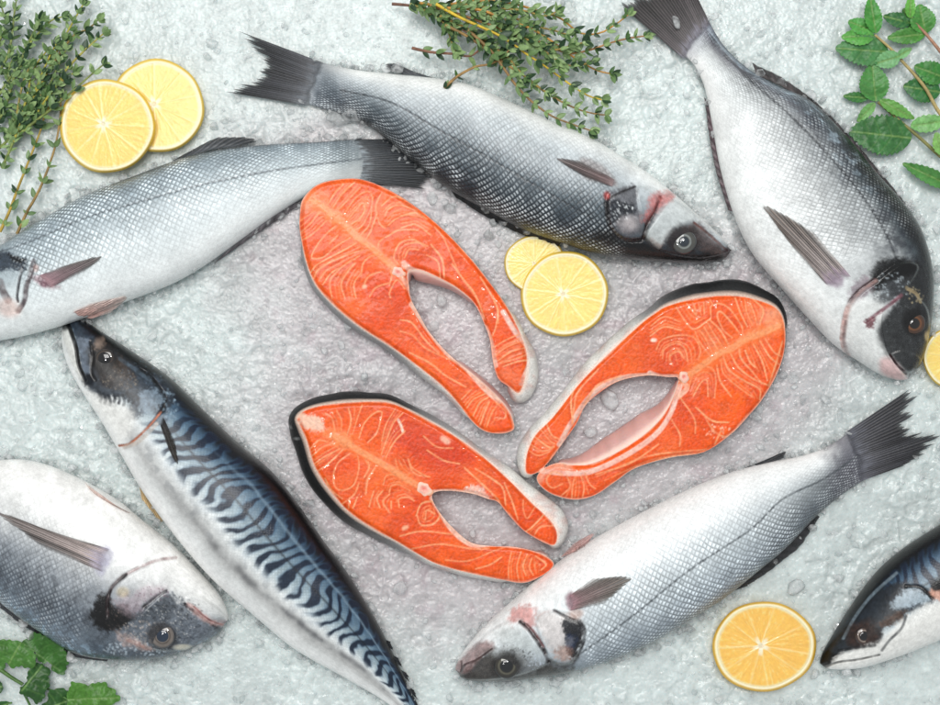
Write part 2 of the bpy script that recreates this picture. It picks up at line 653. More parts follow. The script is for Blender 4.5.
STEAK_C = [
    (297, 417.7, 8, 0), (307, 409.5, 8, 0), (328, 404.5, 10, 0), (355, 402, 10, 0), (386, 402, 8, 0), (406, 409, 6, 0.1), (423, 417.7, 6, 0.6), (450, 433, 6, 1.2),
    (481, 455, 6, 1.7), (508, 479, 11, 2), (532, 503, 14, 2), (550, 520, 15, 2), (557, 533, 11, 2), (554, 545, 4, 2), (539, 540, 2, 3), (522, 529, 2, 3),
    (508, 514, 2, 3), (498, 502, 2, 3), (488, 499, 1, 3), (474, 494, 2, 3), (454, 491, 1, 3), (437, 491.5, 1, 3), (432, 497.7, 1, 3), (440, 513, 1, 3), (454, 529, 1.5, 3),
    (471, 542.6, 2, 3), (491, 546, 2, 3), (515, 547, 2, 3), (539, 553, 3, 3), (553.5, 563, 2.5, 2), (546, 573, 2, 2), (525, 582.5, 2.5, 2), (501.5, 579.5, 3, 2),
    (467.5, 572.5, 4, 2), (437, 564, 4, 2), (416, 553, 5, 1.5), (396, 541, 7, 0.8), (372, 528, 9, 0.4), (348, 511, 11, 0.1), (328, 488, 13, 0), (314, 465, 14, 0), (307, 441.5, 14, 0),
    (301, 428, 12, 0)]
STEAK_OUT = [spline(s, len(s) * 5, True) for s in (STEAK_A, STEAK_B, STEAK_C)]

# ------------------------------------------------------------------ the bed of crushed ice


def facets(X, Y, c, seed, tilt):
    r = np.random.default_rng(seed)
    J = r.random((64, 64, 5))
    gx = np.floor(X / c).astype(int)
    gy = np.floor(Y / c).astype(int)
    f1 = np.full(X.shape, 1e9)
    f2 = np.full(X.shape, 1e9)
    H = np.zeros(X.shape)
    for dx in (-1, 0, 1):
        for dy in (-1, 0, 1):
            k = J[(gx + dx) & 63, (gy + dy) & 63]
            ox = X - (gx + dx + k[..., 0]) * c
            oy = Y - (gy + dy + k[..., 1]) * c
            d = ox * ox + oy * oy
            h = k[..., 2] + ((k[..., 3] - .5) * ox + (k[..., 4] - .5) * oy) * tilt / c
            m = d < f1
            f2 = np.where(m, f1, np.minimum(f2, d))
            H = np.where(m, h, H)
            f1 = np.where(m, d, f1)
    return H, np.sqrt(f2) - np.sqrt(f1)


def ice_height(X, Y):
    wx = X + 5 * (fbm(X, Y, 9, 2, 21) - .5)
    wy = Y + 5 * (fbm(X, Y, 9, 2, 22) - .5)
    h1, g1 = facets(wx, wy, 17.0, 1, 1.6)
    h2, g2 = facets(wx, wy, 8.0, 2, 1.8)
    rough = sstep(0.38, 0.66, fbm(X, Y, 70, 3, 3))       # some patches are packed smooth, some are loose
    z = 5.0 * (fbm(X, Y, 90, 3, 1) - .5)
    z = z + (.5 + 2.2 * rough) * (h1 - .5) * sstep(0, 4, g1) + (0.25 + 1.1 * rough) * (h2 - .5) * sstep(0, 2.4, g2)
    z = z + .7 * (fbm(X, Y, 6, 3, 6) - .5)
    return z


def axis(a, b, lo, hi, d):
    core = np.arange(a, b + d, d)
    n = 60
    g = (np.linspace(0, 1, n + 1)[1:] ** 1.6)
    return np.r_[a - (a - lo) * g[::-1], core, core[-1] + (hi - core[-1]) * g]


def build_ice():
    xs = axis(-25, 965, -420, 1360, 1.15)
    ys = axis(-25, 730, -420, 1125, 1.15)
    X, Y = np.meshgrid(xs, ys, indexing='ij')
    z = ice_height(X, Y)
    d = np.full(X.shape, 1e9)
    sub = (X > 120) & (X < 930) & (Y > 20) & (Y < 705)
    for o in STEAK_OUT:
        P = o[::6, :2]
        dd = polydist(X[sub], Y[sub], P, True)[0]
        d[sub] = np.minimum(d[sub], dd)
    near_steaks = 1 - sstep(15, 120, d + 70 * (fbm(X, Y, 50, 4, 9) - .5))  # pinkish grey tint that fades away from the steaks
    spots = sstep(0.55, 0.8, fbm(X, Y, 16, 4, 12))
    tone = fbm(X, Y, 26, 4, 14)
    wx = X + 7 * (fbm(X, Y, 8, 3, 23) - .5)
    wy = Y + 7 * (fbm(X, Y, 8, 3, 24) - .5)
    c1, e1 = facets(wx, wy, 13.0, 5, 0)
    c2, e2 = facets(wx, wy, 6.0, 6, 0)
    # lumps differ in how milky or clear they are; the joints between them are milky
    milk = .10 * (c1 - .5) + .08 * (c2 - .5) + .16 * (tone - .5) + .06 * (1 - sstep(0, 1.4, e1)) * (fbm(X, Y, 15, 2, 25) > .5)
    milk = milk + .16 * (fbm(X, Y, 75, 3, 26) - .5) + .16 * (fbm(X, Y, 4.5, 3, 27) - .5)
    base = C(206, 215, 214) * (1 + milk[..., None])
    pink = C(190, 186, 188) * (1 + 1.35 * milk[..., None])
    col = base * (1 - near_steaks[..., None]) + pink * near_steaks[..., None]
    col = col * (1 - 0.10 * (spots * near_steaks)[..., None] * np.array([.6, 1.2, 1.0]))
    n, m = X.shape
    v = W(X.ravel(), Y.ravel(), 0)
    v[:, 2] = z.ravel() * S
    o = mesh_obj('ice_bed', v, grid_quads(n, m, flip=True), col=col.reshape(-1, 3), mat=M_ICE)
    o['kind'] = 'structure'
    o['label'] = 'pale grey bed of crushed ice under the fish'
    return o


build_ice()

PHI = (1 + 5 ** .5) / 2
ICO = np.array([(-1, PHI, 0), (1, PHI, 0), (-1, -PHI, 0), (1, -PHI, 0), (0, -1, PHI), (0, 1, PHI), (0, -1, -PHI), (0, 1, -PHI),
                (PHI, 0, -1), (PHI, 0, 1), (-PHI, 0, -1), (-PHI, 0, 1)]) / math.hypot(1, PHI)
ICOF = np.array([(0, 11, 5), (0, 5, 1), (0, 1, 7), (0, 7, 10), (0, 10, 11), (1, 5, 9), (5, 11, 4), (11, 10, 2), (10, 7, 6), (7, 1, 8),
                 (3, 9, 4), (3, 4, 2), (3, 2, 6), (3, 6, 8), (3, 8, 9), (4, 9, 5), (2, 4, 11), (6, 2, 10), (8, 6, 7), (9, 8, 1)])


def rot(r):
    q = r.normal(size=4)
    q /= np.linalg.norm(q)
    w, x, y, z = q
    return np.array([[1 - 2 * (y * y + z * z), 2 * (x * y - z * w), 2 * (x * z + y * w)],
                     [2 * (x * y + z * w), 1 - 2 * (x * x + z * z), 2 * (y * z - x * w)],
                     [2 * (x * z - y * w), 2 * (y * z + x * w), 1 - 2 * (x * x + y * y)]])


def shard(r, size):
    v = ICO * (0.65 + 0.6 * r.random((12, 1))) * np.array([1, 0.55 + 0.45 * r.random(), 0.4 + 0.4 * r.random()])
    # cut a few flat faces
    for _ in range(4):
        n = r.normal(size=3)
        n /= np.linalg.norm(n)
        d = v @ n
        lim = 0.45 + 0.25 * r.random()
        v = v - np.maximum(d - lim, 0)[:, None] * n
    return (v @ rot(r).T) * size


NCHIP = 15000


def build_chips(edges):
    r = np.random.default_rng(11)
    V, F = [], []
    n = 0

    def put(x, y, size, lift, h=None):
        nonlocal n
        sh = shard(r, size * S)
        c = W(x, y, 0)
        if h is None:
            h = float(ice_height(np.array([x]), np.array([y]))[0])
        c[2] = (h + size * lift) * S
        V.append(sh + c)
        F.append(ICOF + n)
        n += 12
    # a pile of shards of mixed size covers the whole bed, loose in some patches and packed in others
    pos = np.stack([r.uniform(-60, 1000, NCHIP), r.uniform(-60, 765, NCHIP)], -1)
    dens = sstep(0.40, 0.70, fbm(pos[:, 0], pos[:, 1], 60, 3, 3))
    hh = ice_height(pos[:, 0], pos[:, 1])
    for (x, y), dn, h in zip(pos, dens, hh):
        if r.random() > 0.22 + 0.78 * dn:
            continue
        put(x, y, min(2.0 * math.exp(r.normal() * 0.6) + 0.6, 9.0), r.uniform(-.55, .1), h)
    # ice pushed up against whatever lies on it
    for P, cnt in edges:
        P = np.asarray(P, float)
        c0 = P.mean(0)
        for _ in range(cnt):
            q = P[r.integers(len(P))]
            d = q - c0
            d = d / (np.linalg.norm(d) + 1e-6)
            o = abs(r.normal()) * 4.5 - .5
            size = min(2.4 * math.exp(r.normal() * 0.5) + 0.8, 7.5)
            put(q[0] + d[0] * o + r.normal() * 1.5, q[1] + d[1] * o + r.normal() * 1.5, size, r.uniform(.2, 1.0) + (2.2 * r.random() if o < 3 else 0))
    o = mesh_obj('ice_chips', np.vstack(V), tris=np.vstack(F), mat=M_CLEAR, smooth=False)
    o['kind'] = 'stuff'
    o['label'] = 'small clear chips of crushed ice scattered over the bed'


EDGES = []

# ------------------------------------------------------------------ fish


def lerp_table(tab, v):
    xs = [t[0] for t in tab]
    cs = np.array([C(*t[1]) for t in tab])
    return np.stack([np.interp(v, xs, cs[:, k]) for k in range(3)], -1)


class Fish:
    def __init__(self, name, label, cat, stations, kT, palette, mat, scl_head, scl_tab, group=None, zlift=4.0, glints=None,
                 paint=None, step=0.95, scl_tail=0.99, zsink=0.34):
        st = np.array([(a[0][0], a[0][1], a[1][0], a[1][1]) for a in stations], float)
        raw = spline(st, 400)
        mid = (raw[:, :2] + raw[:, 2:]) / 2
        L = np.r_[0, np.cumsum(np.hypot(*np.diff(mid, axis=0).T))]
        self.L = L[-1]
        nu = int(self.L / step)
        nt = int(np.hypot(raw[:, 0] - raw[:, 2], raw[:, 1] - raw[:, 3]).max() / step * 1.15)
        nb = 26
        t = np.linspace(0, L[-1], nu)
        R = np.stack([np.interp(t, L, raw[:, k]) for k in range(4)], -1)
        u = t / L[-1]
        D, V = R[:, :2], R[:, 2:]
        EDGES.append((np.vstack([D, V]), 280))
        half = (D - V) / 2
        mid = (D + V) / 2
        hw = np.hypot(half[:, 0], half[:, 1])
        cap = np.sqrt(np.clip(1 - (1 - np.clip(t / 5.0, 0, 1)) ** 2, 0.02, 1)) * \
            np.sqrt(np.clip(1 - (1 - np.clip((t[-1] - t) / 3.0, 0, 1)) ** 2, 0.02, 1))
        half = half * cap[:, None]
        T = hw * np.interp(u, [k[0] for k in kT], [k[1] for k in kT]) * cap
        ker = np.ones(15) / 15
        T = np.convolve(np.pad(T, 7, 'edge'), ker, 'valid')
        T = T * (1 - .8 * sstep(.93, 1.0, u))
        zc = zsink * T + zlift
        th = np.r_[np.linspace(0, math.pi, nt), np.linspace(math.pi, 2 * math.pi, nb + 2)[1:-1]]
        m = len(th)
        c, s = np.cos(th), np.sin(th)
        P = mid[:, None] + half[:, None] * c[None, :, None]
        zz = np.where(s > 0, np.abs(s) ** 0.9, -0.62 * np.abs(s))[None] * T[:, None]
        co = W(P[..., 0], P[..., 1], np.broadcast_to(zc[:, None], P.shape[:2]))
        co[..., 2] += zz * S
        vv = np.where(th <= math.pi, th / math.pi, (2 * math.pi - th) / math.pi)
        UU = np.broadcast_to(u[:, None], (nu, m)).ravel()
        VV = np.broadcast_to(vv[None], (nu, m)).ravel()
        top = np.broadcast_to((s >= -0.35)[None], (nu, m)).ravel().astype(float)
        flat = co.reshape(-1, 3)
        X, Y = proj(flat)
        col = palette(UU, VV, X, Y)
        P_ = Painter(X, Y, col, top, .55)
        scl = np.interp(VV, [k[0] for k in scl_tab], [k[1] for k in scl_tab])
        scl = scl * sstep(scl_head - .02, scl_head + .04, UU + 0.05 * (VV - .5)) * (1 - sstep(scl_tail - 0.03, scl_tail, UU))
        scl = scl * (.45 + .95 * fbm(X, Y, 17, 3, 41)) * (.7 + .6 * fbm(X, Y, 60, 2, 42))
        self.scl = scl
        glint = np.interp(VV, [k[0] for k in glints], [k[1] for k in glints]) * sstep(scl_head - .02, scl_head + .03, UU) * sstep(.25, .75, fbm(X, Y, 13, 3, 43)) * 1.25 if glints else 0 * UU  # strength of the painted scale glints, patchy over the body
        self.U, self.V, self.X, self.Y = UU, VV, X, Y
        if paint:
            paint(P_, self)
        hm = (1 - sstep(scl_head - .03, scl_head + .05, UU))
        mot = .55 + .62 * fbm(X, Y, 3.4, 4, 31) + .28 * fbm(X, Y, 11, 3, 32)
        hm = hm * (1 - .75 * np.clip(col.mean(1) * 1.25, 0, 1))
        col *= (1 + hm * (mot - 1))[:, None]
        flat[:, 2] += 2.6 * P_.h * S
        col[:] = col ** 1.34 * 1.17
        lum = col @ np.array([.3, .55, .15])
        col[:] = col * .78 + lum[:, None] * .22 * np.array([1.0, 1.01, 1.01])
        base = np.array(flat.mean(0))
        base[2] = 0
        self.root = thing(name, label, cat, base, group)
        st_uv = np.stack([UU * self.L, VV * hw.max() * 2.35], -1)
        self.body = mesh_obj('body', flat, grid_quads(nu, m, wrap_m=True), col=col, uv=st_uv, attrs={'scl': scl, 'glint': glint}, mat=mat, parent=self.root)
        sel = np.nonzero(top > 0)[0][::3]
        self.kd = kdtree.KDTree(len(sel))
        for i in sel:
            self.kd.insert((X[i], Y[i], 0), int(i))
        self.kd.balance()
        self.flat = flat

    def z_at(self, x, y):
        i = self.kd.find((x, y, 0))[1]
        return self.flat[i, 2] / S

    def eye(self, x, y, r, iris, ring, pupil=(12, 14, 18), pr=0.45, bulge=0.45, dx=0.0, dy=0.0):
        z = self.z_at(x, y)
        n, m = 26, 56
        rr = np.linspace(0, 1, n)
        ph = np.linspace(0, 2 * math.pi, m, endpoint=False)
        X = x + r * np.outer(rr, np.cos(ph))
        Y = y + r * np.outer(rr, np.sin(ph))
        Z = np.broadcast_to((z - 0.3 + bulge * r * (np.sqrt(np.clip(1 - (rr * 0.98) ** 2, 0, 1)) - 0.42))[:, None], X.shape)
        q = np.hypot(X - x - dx * r, Y - y - dy * r) / r
        tab = [(0, iris), (pr + .02, iris), (pr + .12, ring), (pr + .24, iris), (0.86, iris), (0.97, pupil), (1.2, pupil)]
        col = lerp_table(tab, q) * (0.75 + 0.5 * fbm(X, Y, 3, 3, 3))[..., None]
        e = mesh_obj('eye', W(X, Y, Z).reshape(-1, 3), grid_quads(n, m, wrap_m=True), col=col.reshape(-1, 3), mat=M_EYE, parent=self.root)
        rp = np.linspace(0, 1, 10)
        Xp = x + dx * r + r * pr * np.outer(rp, np.cos(ph))
        Yp = y + dy * r + r * pr * np.outer(rp, np.sin(ph))
        qq = np.hypot(Xp - x, Yp - y) / r
        Zp = z - 0.3 + bulge * r * (np.sqrt(np.clip(1 - (qq * 0.98) ** 2, 0, 1)) - 0.42) + 0.5 * (1 - rp[:, None] ** 4)
        colp = np.broadcast_to(C(*pupil), Xp.shape + (3,)) * (1 + 1.5 * fbm(Xp, Yp, 4, 2, 1))[..., None]
        mesh_obj('pupil', W(Xp, Yp, Zp).reshape(-1, 3), grid_quads(10, m, wrap_m=True), col=colp.reshape(-1, 3), mat=M_EYE, parent=e)

    def fin(self, name, base, tip, zb, zt, c0, c1, rays=14, jag=0.1, label=None, drape=False, streak=0.5, seed=1, bulge=0.0, lift=1.0, clear=0.3, root_c=None, root_w=.3):
        r = np.random.default_rng(seed)
        per = 6
        n = rays * per + 1
        m = 30
        B = arc_resample(spline(base, 60), n)
        Tp = arc_resample(spline(tip, 60), n)
        if name == 'tail_fin':                       # the fin grips the end of the body
            dv = Tp.mean(0) - B.mean(0)
            B = B - dv / np.linalg.norm(dv) * 11
        j = np.arange(n)
        ray = np.minimum(j // per, rays - 1)
        ph = (j % per) / per
        tipl = 1 - jag * r.random(rays + 1)[np.minimum((j + per // 2) // per, rays)]
        notch = 1 - (0.35 * jag) * np.sin(math.pi * ph)
        ln = tipl * notch
        rr = np.linspace(0, 1, m)
        f = rr[:, None] * ln[None]
        X = B[None, :, 0] * (1 - f) + Tp[None, :, 0] * f
        Y = B[None, :, 1] * (1 - f) + Tp[None, :, 1] * f
        # long shallow wave so the fin is not a ruled sheet
        wv = np.sin(f * 3.0 + j[None] * 0.06 + seed) * sstep(.1, .4, f)
        Z = zb + (zt - zb) * f + bulge * np.sin(math.pi * f)
        if drape:
            Zd = np.array([[self.z_at(X[a, b_], Y[a, b_]) for b_ in range(0, n, 3)] for a in range(m)])
            full = np.stack([np.interp(j, np.arange(0, n, 3), Zd[a]) for a in range(m)])
            Z = full + lift * sstep(0, .25, f) + 1.6 * np.sin(math.pi * f) + bulge * f + .1
        if name == 'tail_fin':
            for a_ in range(int(m * .4)):
                for b_ in range(n):
                    _, i_, dd_ = self.kd.find((X[a_, b_], Y[a_, b_], 0))
                    if dd_ < 2.5:
                        Z[a_, b_] = max(Z[a_, b_], self.flat[i_, 2] / S + .25)
            kk = 9
            Zp = np.pad(Z, ((kk // 2, kk // 2), (0, 0)), 'edge')
            Z = sum(Zp[i_:i_ + m] for i_ in range(kk)) / kk
        Z = Z + 0.45 * np.cos(ph * 2 * math.pi)[None] * (0.02 + 1.1 * rr[:, None]) + 0.5 * wv
        rt = r.random(rays + 1)
        tone = (1 - streak * 0.5) + streak * np.interp(j / per, np.arange(rays + 1), rt)[None] + 0.35 * streak * np.cos(ph * 2 * math.pi)[None]
        tone = tone * (0.8 + 0.4 * fbm(X, Y, 4, 3, seed))
        cc = (C(*c0)[None, None] * (1 - f[..., None]) + C(*c1)[None, None] * f[..., None]) * tone[..., None]
        if root_c is not None:
            w = (1 - sstep(0.0, root_w * 1.15, f + 1.5 * root_w * (fbm(j[None] * .9 + 0 * f, f * 26, 3.0, 3, seed + 2) - .5)))[..., None]
            cc = cc * (1 - w) + C(*root_c) * (.75 + .5 * fbm(X, Y, 3, 3, seed + 3))[..., None] * w
        mem = .5 + .5 * np.cos(ph * 2 * math.pi)[None]
        op = 1 - clear * (1 - mem) * sstep(.1, .6, f)
        if drape:
            ed = np.clip(np.minimum(j, n - 1 - j) / (n * .22), 0, 1)[None]
            op = op * (.92 * (1 - (.75 - .75 * ed) * sstep(.12, .5, f)))
        if drape or name == 'tail_fin':
            op = op * sstep(0.0, .12, f + .08 * (fbm(X, Y, 4, 3, seed) - .5))
        op = op * (1 - .55 * sstep(.9, 1.0, rr[:, None]) * min(1, clear * 3 + .3))
        topv = W(X, Y, Z).reshape(-1, 3)
        botv = topv.copy()
        botv[:, 2] -= 0.9 * S
        N = len(topv)
        q = grid_quads(m, n)
        qb = grid_quads(m, n, flip=True) + N
        rim = np.r_[np.arange(n), np.arange(1, m) * n + n - 1, (m - 1) * n + np.arange(n - 2, -1, -1), np.arange(m - 2, 0, -1) * n]
        rn = np.roll(rim, -1)
        side = np.stack([rim, rim + N, rn + N, rn], -1)
        o = mesh_obj(name, np.vstack([topv, botv]), np.vstack([q, qb, side]), col=np.vstack([cc.reshape(-1, 3)] * 2), attrs={'opac': np.r_[op.ravel(), op.ravel()]}, mat=M_FIN, parent=self.root)
        if label:
            o['label'] = label
        return o


def patchy(X, Y, sc, seed, a):
    return (1 - a + 2 * a * fbm(X, Y, sc, 4, seed))[:, None]


BLK = C(16, 17, 20)
DK = C(45, 46, 50)
RED = C(196, 70, 66)

# ---- sea bass lying across the left edge
def pal_bass_left(u, v, X, Y):
    c = lerp_table([(0, (58, 68, 76)), (.06, (92, 105, 114)), (.15, (138, 152, 160)), (.28, (160, 173, 180)), (.45, (176, 188, 193)), (.58, (212, 220, 222)), (.75, (226, 231, 231)), (1, (222, 226, 225))], v + 0.05 * (fbm(X, Y, 30, 3, 2) - .5))
    d = sstep(.9, 1.0, u)[:, None]
    return (c * (1 - 0.35 * d)) * patchy(X, Y, 22, 3, .08)


def paint_bass_left(P, f):
    z = zoomed(0, 230, 6.13)
    P.line([(-20, 258), (29, 242), (85, 218), (136, 203), (197, 186), (265, 172), (320, 164), (362, 159)], 1.0, C(96, 106, 113), .6, 1.0, -.2)
    P.poly(z((-80, 130), (50, 140), (110, 160), (170, 190), (150, 250), (90, 240), (30, 250), (-60, 240)), C(52, 66, 82), .9, 2.5, .35)
    P.poly(z((60, 150), (120, 165), (165, 190), (130, 200), (70, 185)), BLK, .85, 1.5, .3)
    P.line(z((205, 190), (185, 280), (160, 350), (150, 430), (110, 500)), 3.0, C(108, 95, 100), .8, 2.0, -.8)
    P.line(z((140, 230), (120, 300), (105, 400), (110, 440)), 1.4, C(70, 72, 78), .8, 1.2, -.5)
    P.line(z((0, 320), (20, 380), (50, 430)), 5, C(105, 90, 92), .7, 2.5)
    P.blob(8, 308, 12, 9, C(224, 190, 178), .6, 0.3)
    P.blob(45, 282, 12, 5, C(160, 118, 128), .75, .35, .5, .3)
    P.blob(44, 284, 5, 3, C(130, 80, 98), .7, .35)
    P.blob(36, 268, 3, 4, C(190, 150, 140), .6)
    P.blob(-40, 300, 40, 28, C(150, 158, 162), .4)


bassA = Fish('sea_bass', 'silver sea bass whose head is cut off by the left edge of the photo', 'fish',
             [((-112, 332), (-112, 342)), ((-95, 312), (-92, 348)), ((-60, 283), (-50, 348)), ((-25, 262), (-10, 342)), ((0, 247), (20, 337)),
              ((34, 225), (68, 324)), ((85, 196), (120, 304)), ((136, 176), (170, 285)), ((170, 163), (204, 266)), ((204, 153), (235, 244)),
              ((265, 145), (277, 214)), ((320, 142), (320, 190)), ((364, 138), (364, 180))],
             [(0, .9), (.15, .72), (.5, .62), (.85, .55), (1, .34)], pal_bass_left, M_BASS, .3,
             [(0, 1.0), (.3, .8), (.5, .55), (.65, .2), (.8, 0.04), (1, 0)], 'whole fish lying on the ice', paint=paint_bass_left,
             glints=[(0, .3), (.1, .6), (.3, .45), (.5, .2), (.6, 0), (1, 0)])
bassA.fin('tail_fin', [(362, 139), (368, 150), (370, 165), (366, 181)], [(395, 139), (424, 150), (438, 168), (434, 190)], 6, 4.5, (46, 52, 58), (28, 31, 35), 22, .16, streak=.7, seed=4, root_c=(150, 162, 170), root_w=.15)
bassA.fin('dorsal_fin', [(172, 161), (195, 154), (215, 149), (238, 146)], [(188, 152), (215, 138), (238, 136), (262, 140)], 14, 9, (70, 74, 78), (34, 36, 40), 9, .16, seed=5, streak=.8)
bassA.fin('anal_fin', [(222, 255), (250, 233), (275, 215), (296, 198)], [(214, 264), (248, 240), (272, 224), (297, 207)], 9, 6, (120, 116, 120), (84, 78, 82), 9, .1, seed=6)
bassA.fin('pectoral_fin', [(38, 276), (42, 281), (49, 288)], [(62, 266), (103, 255), (88, 269)], 0, 0, (150, 120, 128), (118, 116, 112), 12, .05, drape=True, seed=7, streak=.55, clear=.55, root_c=(176, 140, 146), root_w=.22)
bassA.fin('pelvic_fin', [(72, 313), (80, 317), (90, 319)], [(92, 303), (128, 296), (112, 312)], 0, 0, (224, 178, 168), (228, 212, 205), 9, .05, drape=True, seed=8, streak=.35, clear=.35)
bassA.eye(-72, 306, 12, (120, 125, 125), (200, 205, 205))

# ---- sea bass across the top
def pal_bass_top(u, v, X, Y):
    vv = v + 0.07 * (fbm(X, Y, 26, 3, 5) - .5)
    c = lerp_table([(0, (12, 14, 18)), (.08, (22, 27, 32)), (.16, (44, 52, 60)), (.28, (72, 83, 92)), (.42, (104, 116, 124)), (.52, (150, 160, 166)), (.66, (196, 203, 206)), (.8, (226, 228, 226)), (1, (222, 222, 218))], vv)
    d = (sstep(.86, 1.0, u) * (1 - .4 * v))[:, None]
    return (c * (1 - d) + C(110, 120, 130) * d) * patchy(X, Y, 20, 3, .12)


def paint_bass_top(P, f):
    z = zoomed(590, 160, 6.267)
    P.plate(z((370, 420), (440, 330), (520, 255), (640, 330), (760, 430), (870, 570), (720, 610), (560, 600), (430, 560), (345, 490)), 1.1)
    P.plate(z((115, 230), (280, 165), (400, 215), (410, 290), (350, 400), (330, 480), (220, 500), (130, 410)), .9)
    P.plate(z((300, 170), (420, 190), (430, 260), (370, 330), (330, 430), (310, 300)), .5)
    P.line([(607, 228), (575, 208), (542, 189), (491, 159), (438, 129), (390, 102), (340, 90)], 1.0, C(60, 68, 76), .65, .9, -.2)
    P.poly(z((90, 430), (200, 500), (340, 505), (440, 555), (560, 600), (660, 590), (760, 545), (870, 610), (760, 680), (400, 680), (-100, 620), (-60, 560)), C(20, 19, 21), .95, 5, .3)
    P.poly(z((590, 420), (680, 395), (760, 480), (850, 570), (860, 610), (700, 570), (640, 480)), C(104, 84, 80), .75, 4, .4)
    P.blob(*z((580, 500))[0], 17, 15, C(58, 46, 45), .85, 0, .3, .15)
    P.poly(z((110, 215), (200, 180), (290, 165), (300, 300), (340, 380), (320, 470), (220, 470), (130, 410), (100, 310)), C(112, 112, 118), .85, 3, .35)
    P.poly(z((110, 250), (180, 260), (260, 280), (270, 340), (180, 390), (150, 420), (115, 340)), C(48, 54, 64), .9, 2, .45)
    P.speckle(*z((200, 320))[0], 12, 10, C(225, 230, 232), 26, .7, .9, 3)
    P.blob(*z((240, 400))[0], 10, 7, C(204, 196, 196), .6, 0, .7, .3, .4)
    P.line(z((120, 240), (200, 200), (280, 168)), 1.3, C(40, 34, 38), .9, 1, -.6)
    P.line(z((110, 215), (105, 300), (120, 400), (165, 470), (240, 505), (320, 505)), 2.2, C(34, 30, 34), .85, 2, -.8)
    P.line(z((440, 235), (405, 320), (360, 400), (335, 490)), 2.6, C(52, 32, 34), .9, 1.6, -1.2)
    P.poly(z((370, 235), (430, 200), (540, 198), (520, 240), (450, 300), (400, 340), (340, 390), (325, 370), (370, 300)), C(204, 104, 98), .7, 3.5, .35)
    P.line(z((430, 260), (400, 340), (360, 395)), 1.4, C(60, 22, 26), .8, 1.2)
    P.poly(z((370, 420), (500, 270), (640, 330), (640, 380), (540, 420), (480, 480), (440, 540), (350, 490)), C(206, 211, 210), .75, 3, .2, 1.0)
    P.line(z((380, 500), (430, 545)), 2.2, C(170, 165, 160), .6, 2, noise=.4)
    P.blob(*z((105, 222))[0], 3.2, 4, C(186, 84, 80), .85, 0, .5)
    P.line(z((650, 395), (740, 465), (850, 565)), 1.2, C(120, 82, 76), .8, 1.2, -.7)
    P.blob(*z((868, 570))[0], 5, 4, C(66, 32, 38), .9)
    P.line(z((720, 620), (800, 600), (870, 580)), .9, C(70, 60, 60), .8, .7, -.6)
    P.poly(z((-60, -10), (60, 20), (150, 110), (170, 165), (90, 140), (-40, 110)), C(150, 138, 136), .6, 3)
    P.blob(306, 88, 12, 20, C(178, 184, 190), .55, .4, .5, .4)


bassB = Fish('sea_bass', 'sea bass whose bloodied head points at the big bream, black back downwards', 'fish',
             [((731, 252), (731, 248)), ((722, 260), (722, 238)), ((700, 263), (695, 213)), ((661, 262), (658, 181)), ((624, 259), (622, 157)),
              ((593, 253), (588, 137)), ((556, 241), (552, 122)), ((522, 229), (518, 106)), ((488, 211), (477, 88)), ((447, 188), (445, 80)),
              ((411, 160), (390, 74)), ((366, 125), (356, 70)), ((306, 103), (315, 61))],
             [(0, .9), (.15, .72), (.5, .62), (.85, .5), (1, .3)], pal_bass_top, M_BASS, .27,
             [(0, 1.2), (.3, 1.1), (.5, .7), (.7, .28), (.85, 0.08), (1, 0)], 'whole fish lying on the ice', paint=paint_bass_top,
             glints=[(0, .0), (.05, .3), (.14, .8), (.28, .5), (.42, .2), (.55, 0.05), (1, 0)])
bassB.fin('tail_fin', [(316, 61), (308, 76), (302, 90), (299, 103)], [(236, 30), (258, 58), (254, 74), (221, 91)], 7, 5, (70, 72, 78), (40, 41, 44), 26, .2, streak=.8, seed=11, root_c=(88, 95, 103), root_w=.22)
bassB.fin('dorsal_fin', [(448, 186), (480, 206), (520, 227), (562, 242)], [(456, 198), (486, 217), (524, 236), (556, 248)], 12, 7, (26, 28, 32), (16, 18, 20), 12, .08, seed=12)
bassB.fin('anal_fin', [(446, 82), (432, 78), (415, 75.5), (402, 74)], [(428, 76), (410, 70), (392, 62), (381, 68)], 13, 9, (70, 74, 78), (38, 40, 44), 8, .12, seed=13, streak=.8)
bassB.fin('pectoral_fin', [(617, 181), (618, 185), (614, 187)], [(580, 160), (555, 158), (585, 177)], 0, 0, (124, 104, 104), (104, 96, 94), 12, .05, drape=True, seed=14, streak=.6, clear=.55, root_c=(170, 150, 150), root_w=.22)
bassB.eye(684, 241.5, 12.5, (72, 72, 68), (134, 140, 138), (30, 36, 42), .40, .4)

# ---- sea bass at the lower right
def pal_bass_low(u, v, X, Y):
    vv = v + 0.05 * (fbm(X, Y, 26, 3, 6) - .5)
    c = lerp_table([(0, (24, 28, 33)), (.06, (70, 80, 90)), (.14, (120, 133, 144)), (.25, (158, 169, 178)), (.42, (188, 197, 202)), (.56, (212, 219, 222)), (.7, (229, 232, 232)), (1, (232, 228, 225))], vv)
    d = (sstep(.62, .95, u) * (1 - sstep(.45, .75, v)) * .62)[:, None]
    c = c * (1 - d) + C(42, 48, 55) * d
    e = (sstep(.88, .97, u + .04 * (fbm(X, Y, 5, 3, 44) - .5)) * .8)[:, None]
    return (c * (1 - e) + C(106, 104, 116) * e) * patchy(X, Y, 22, 5, .09)


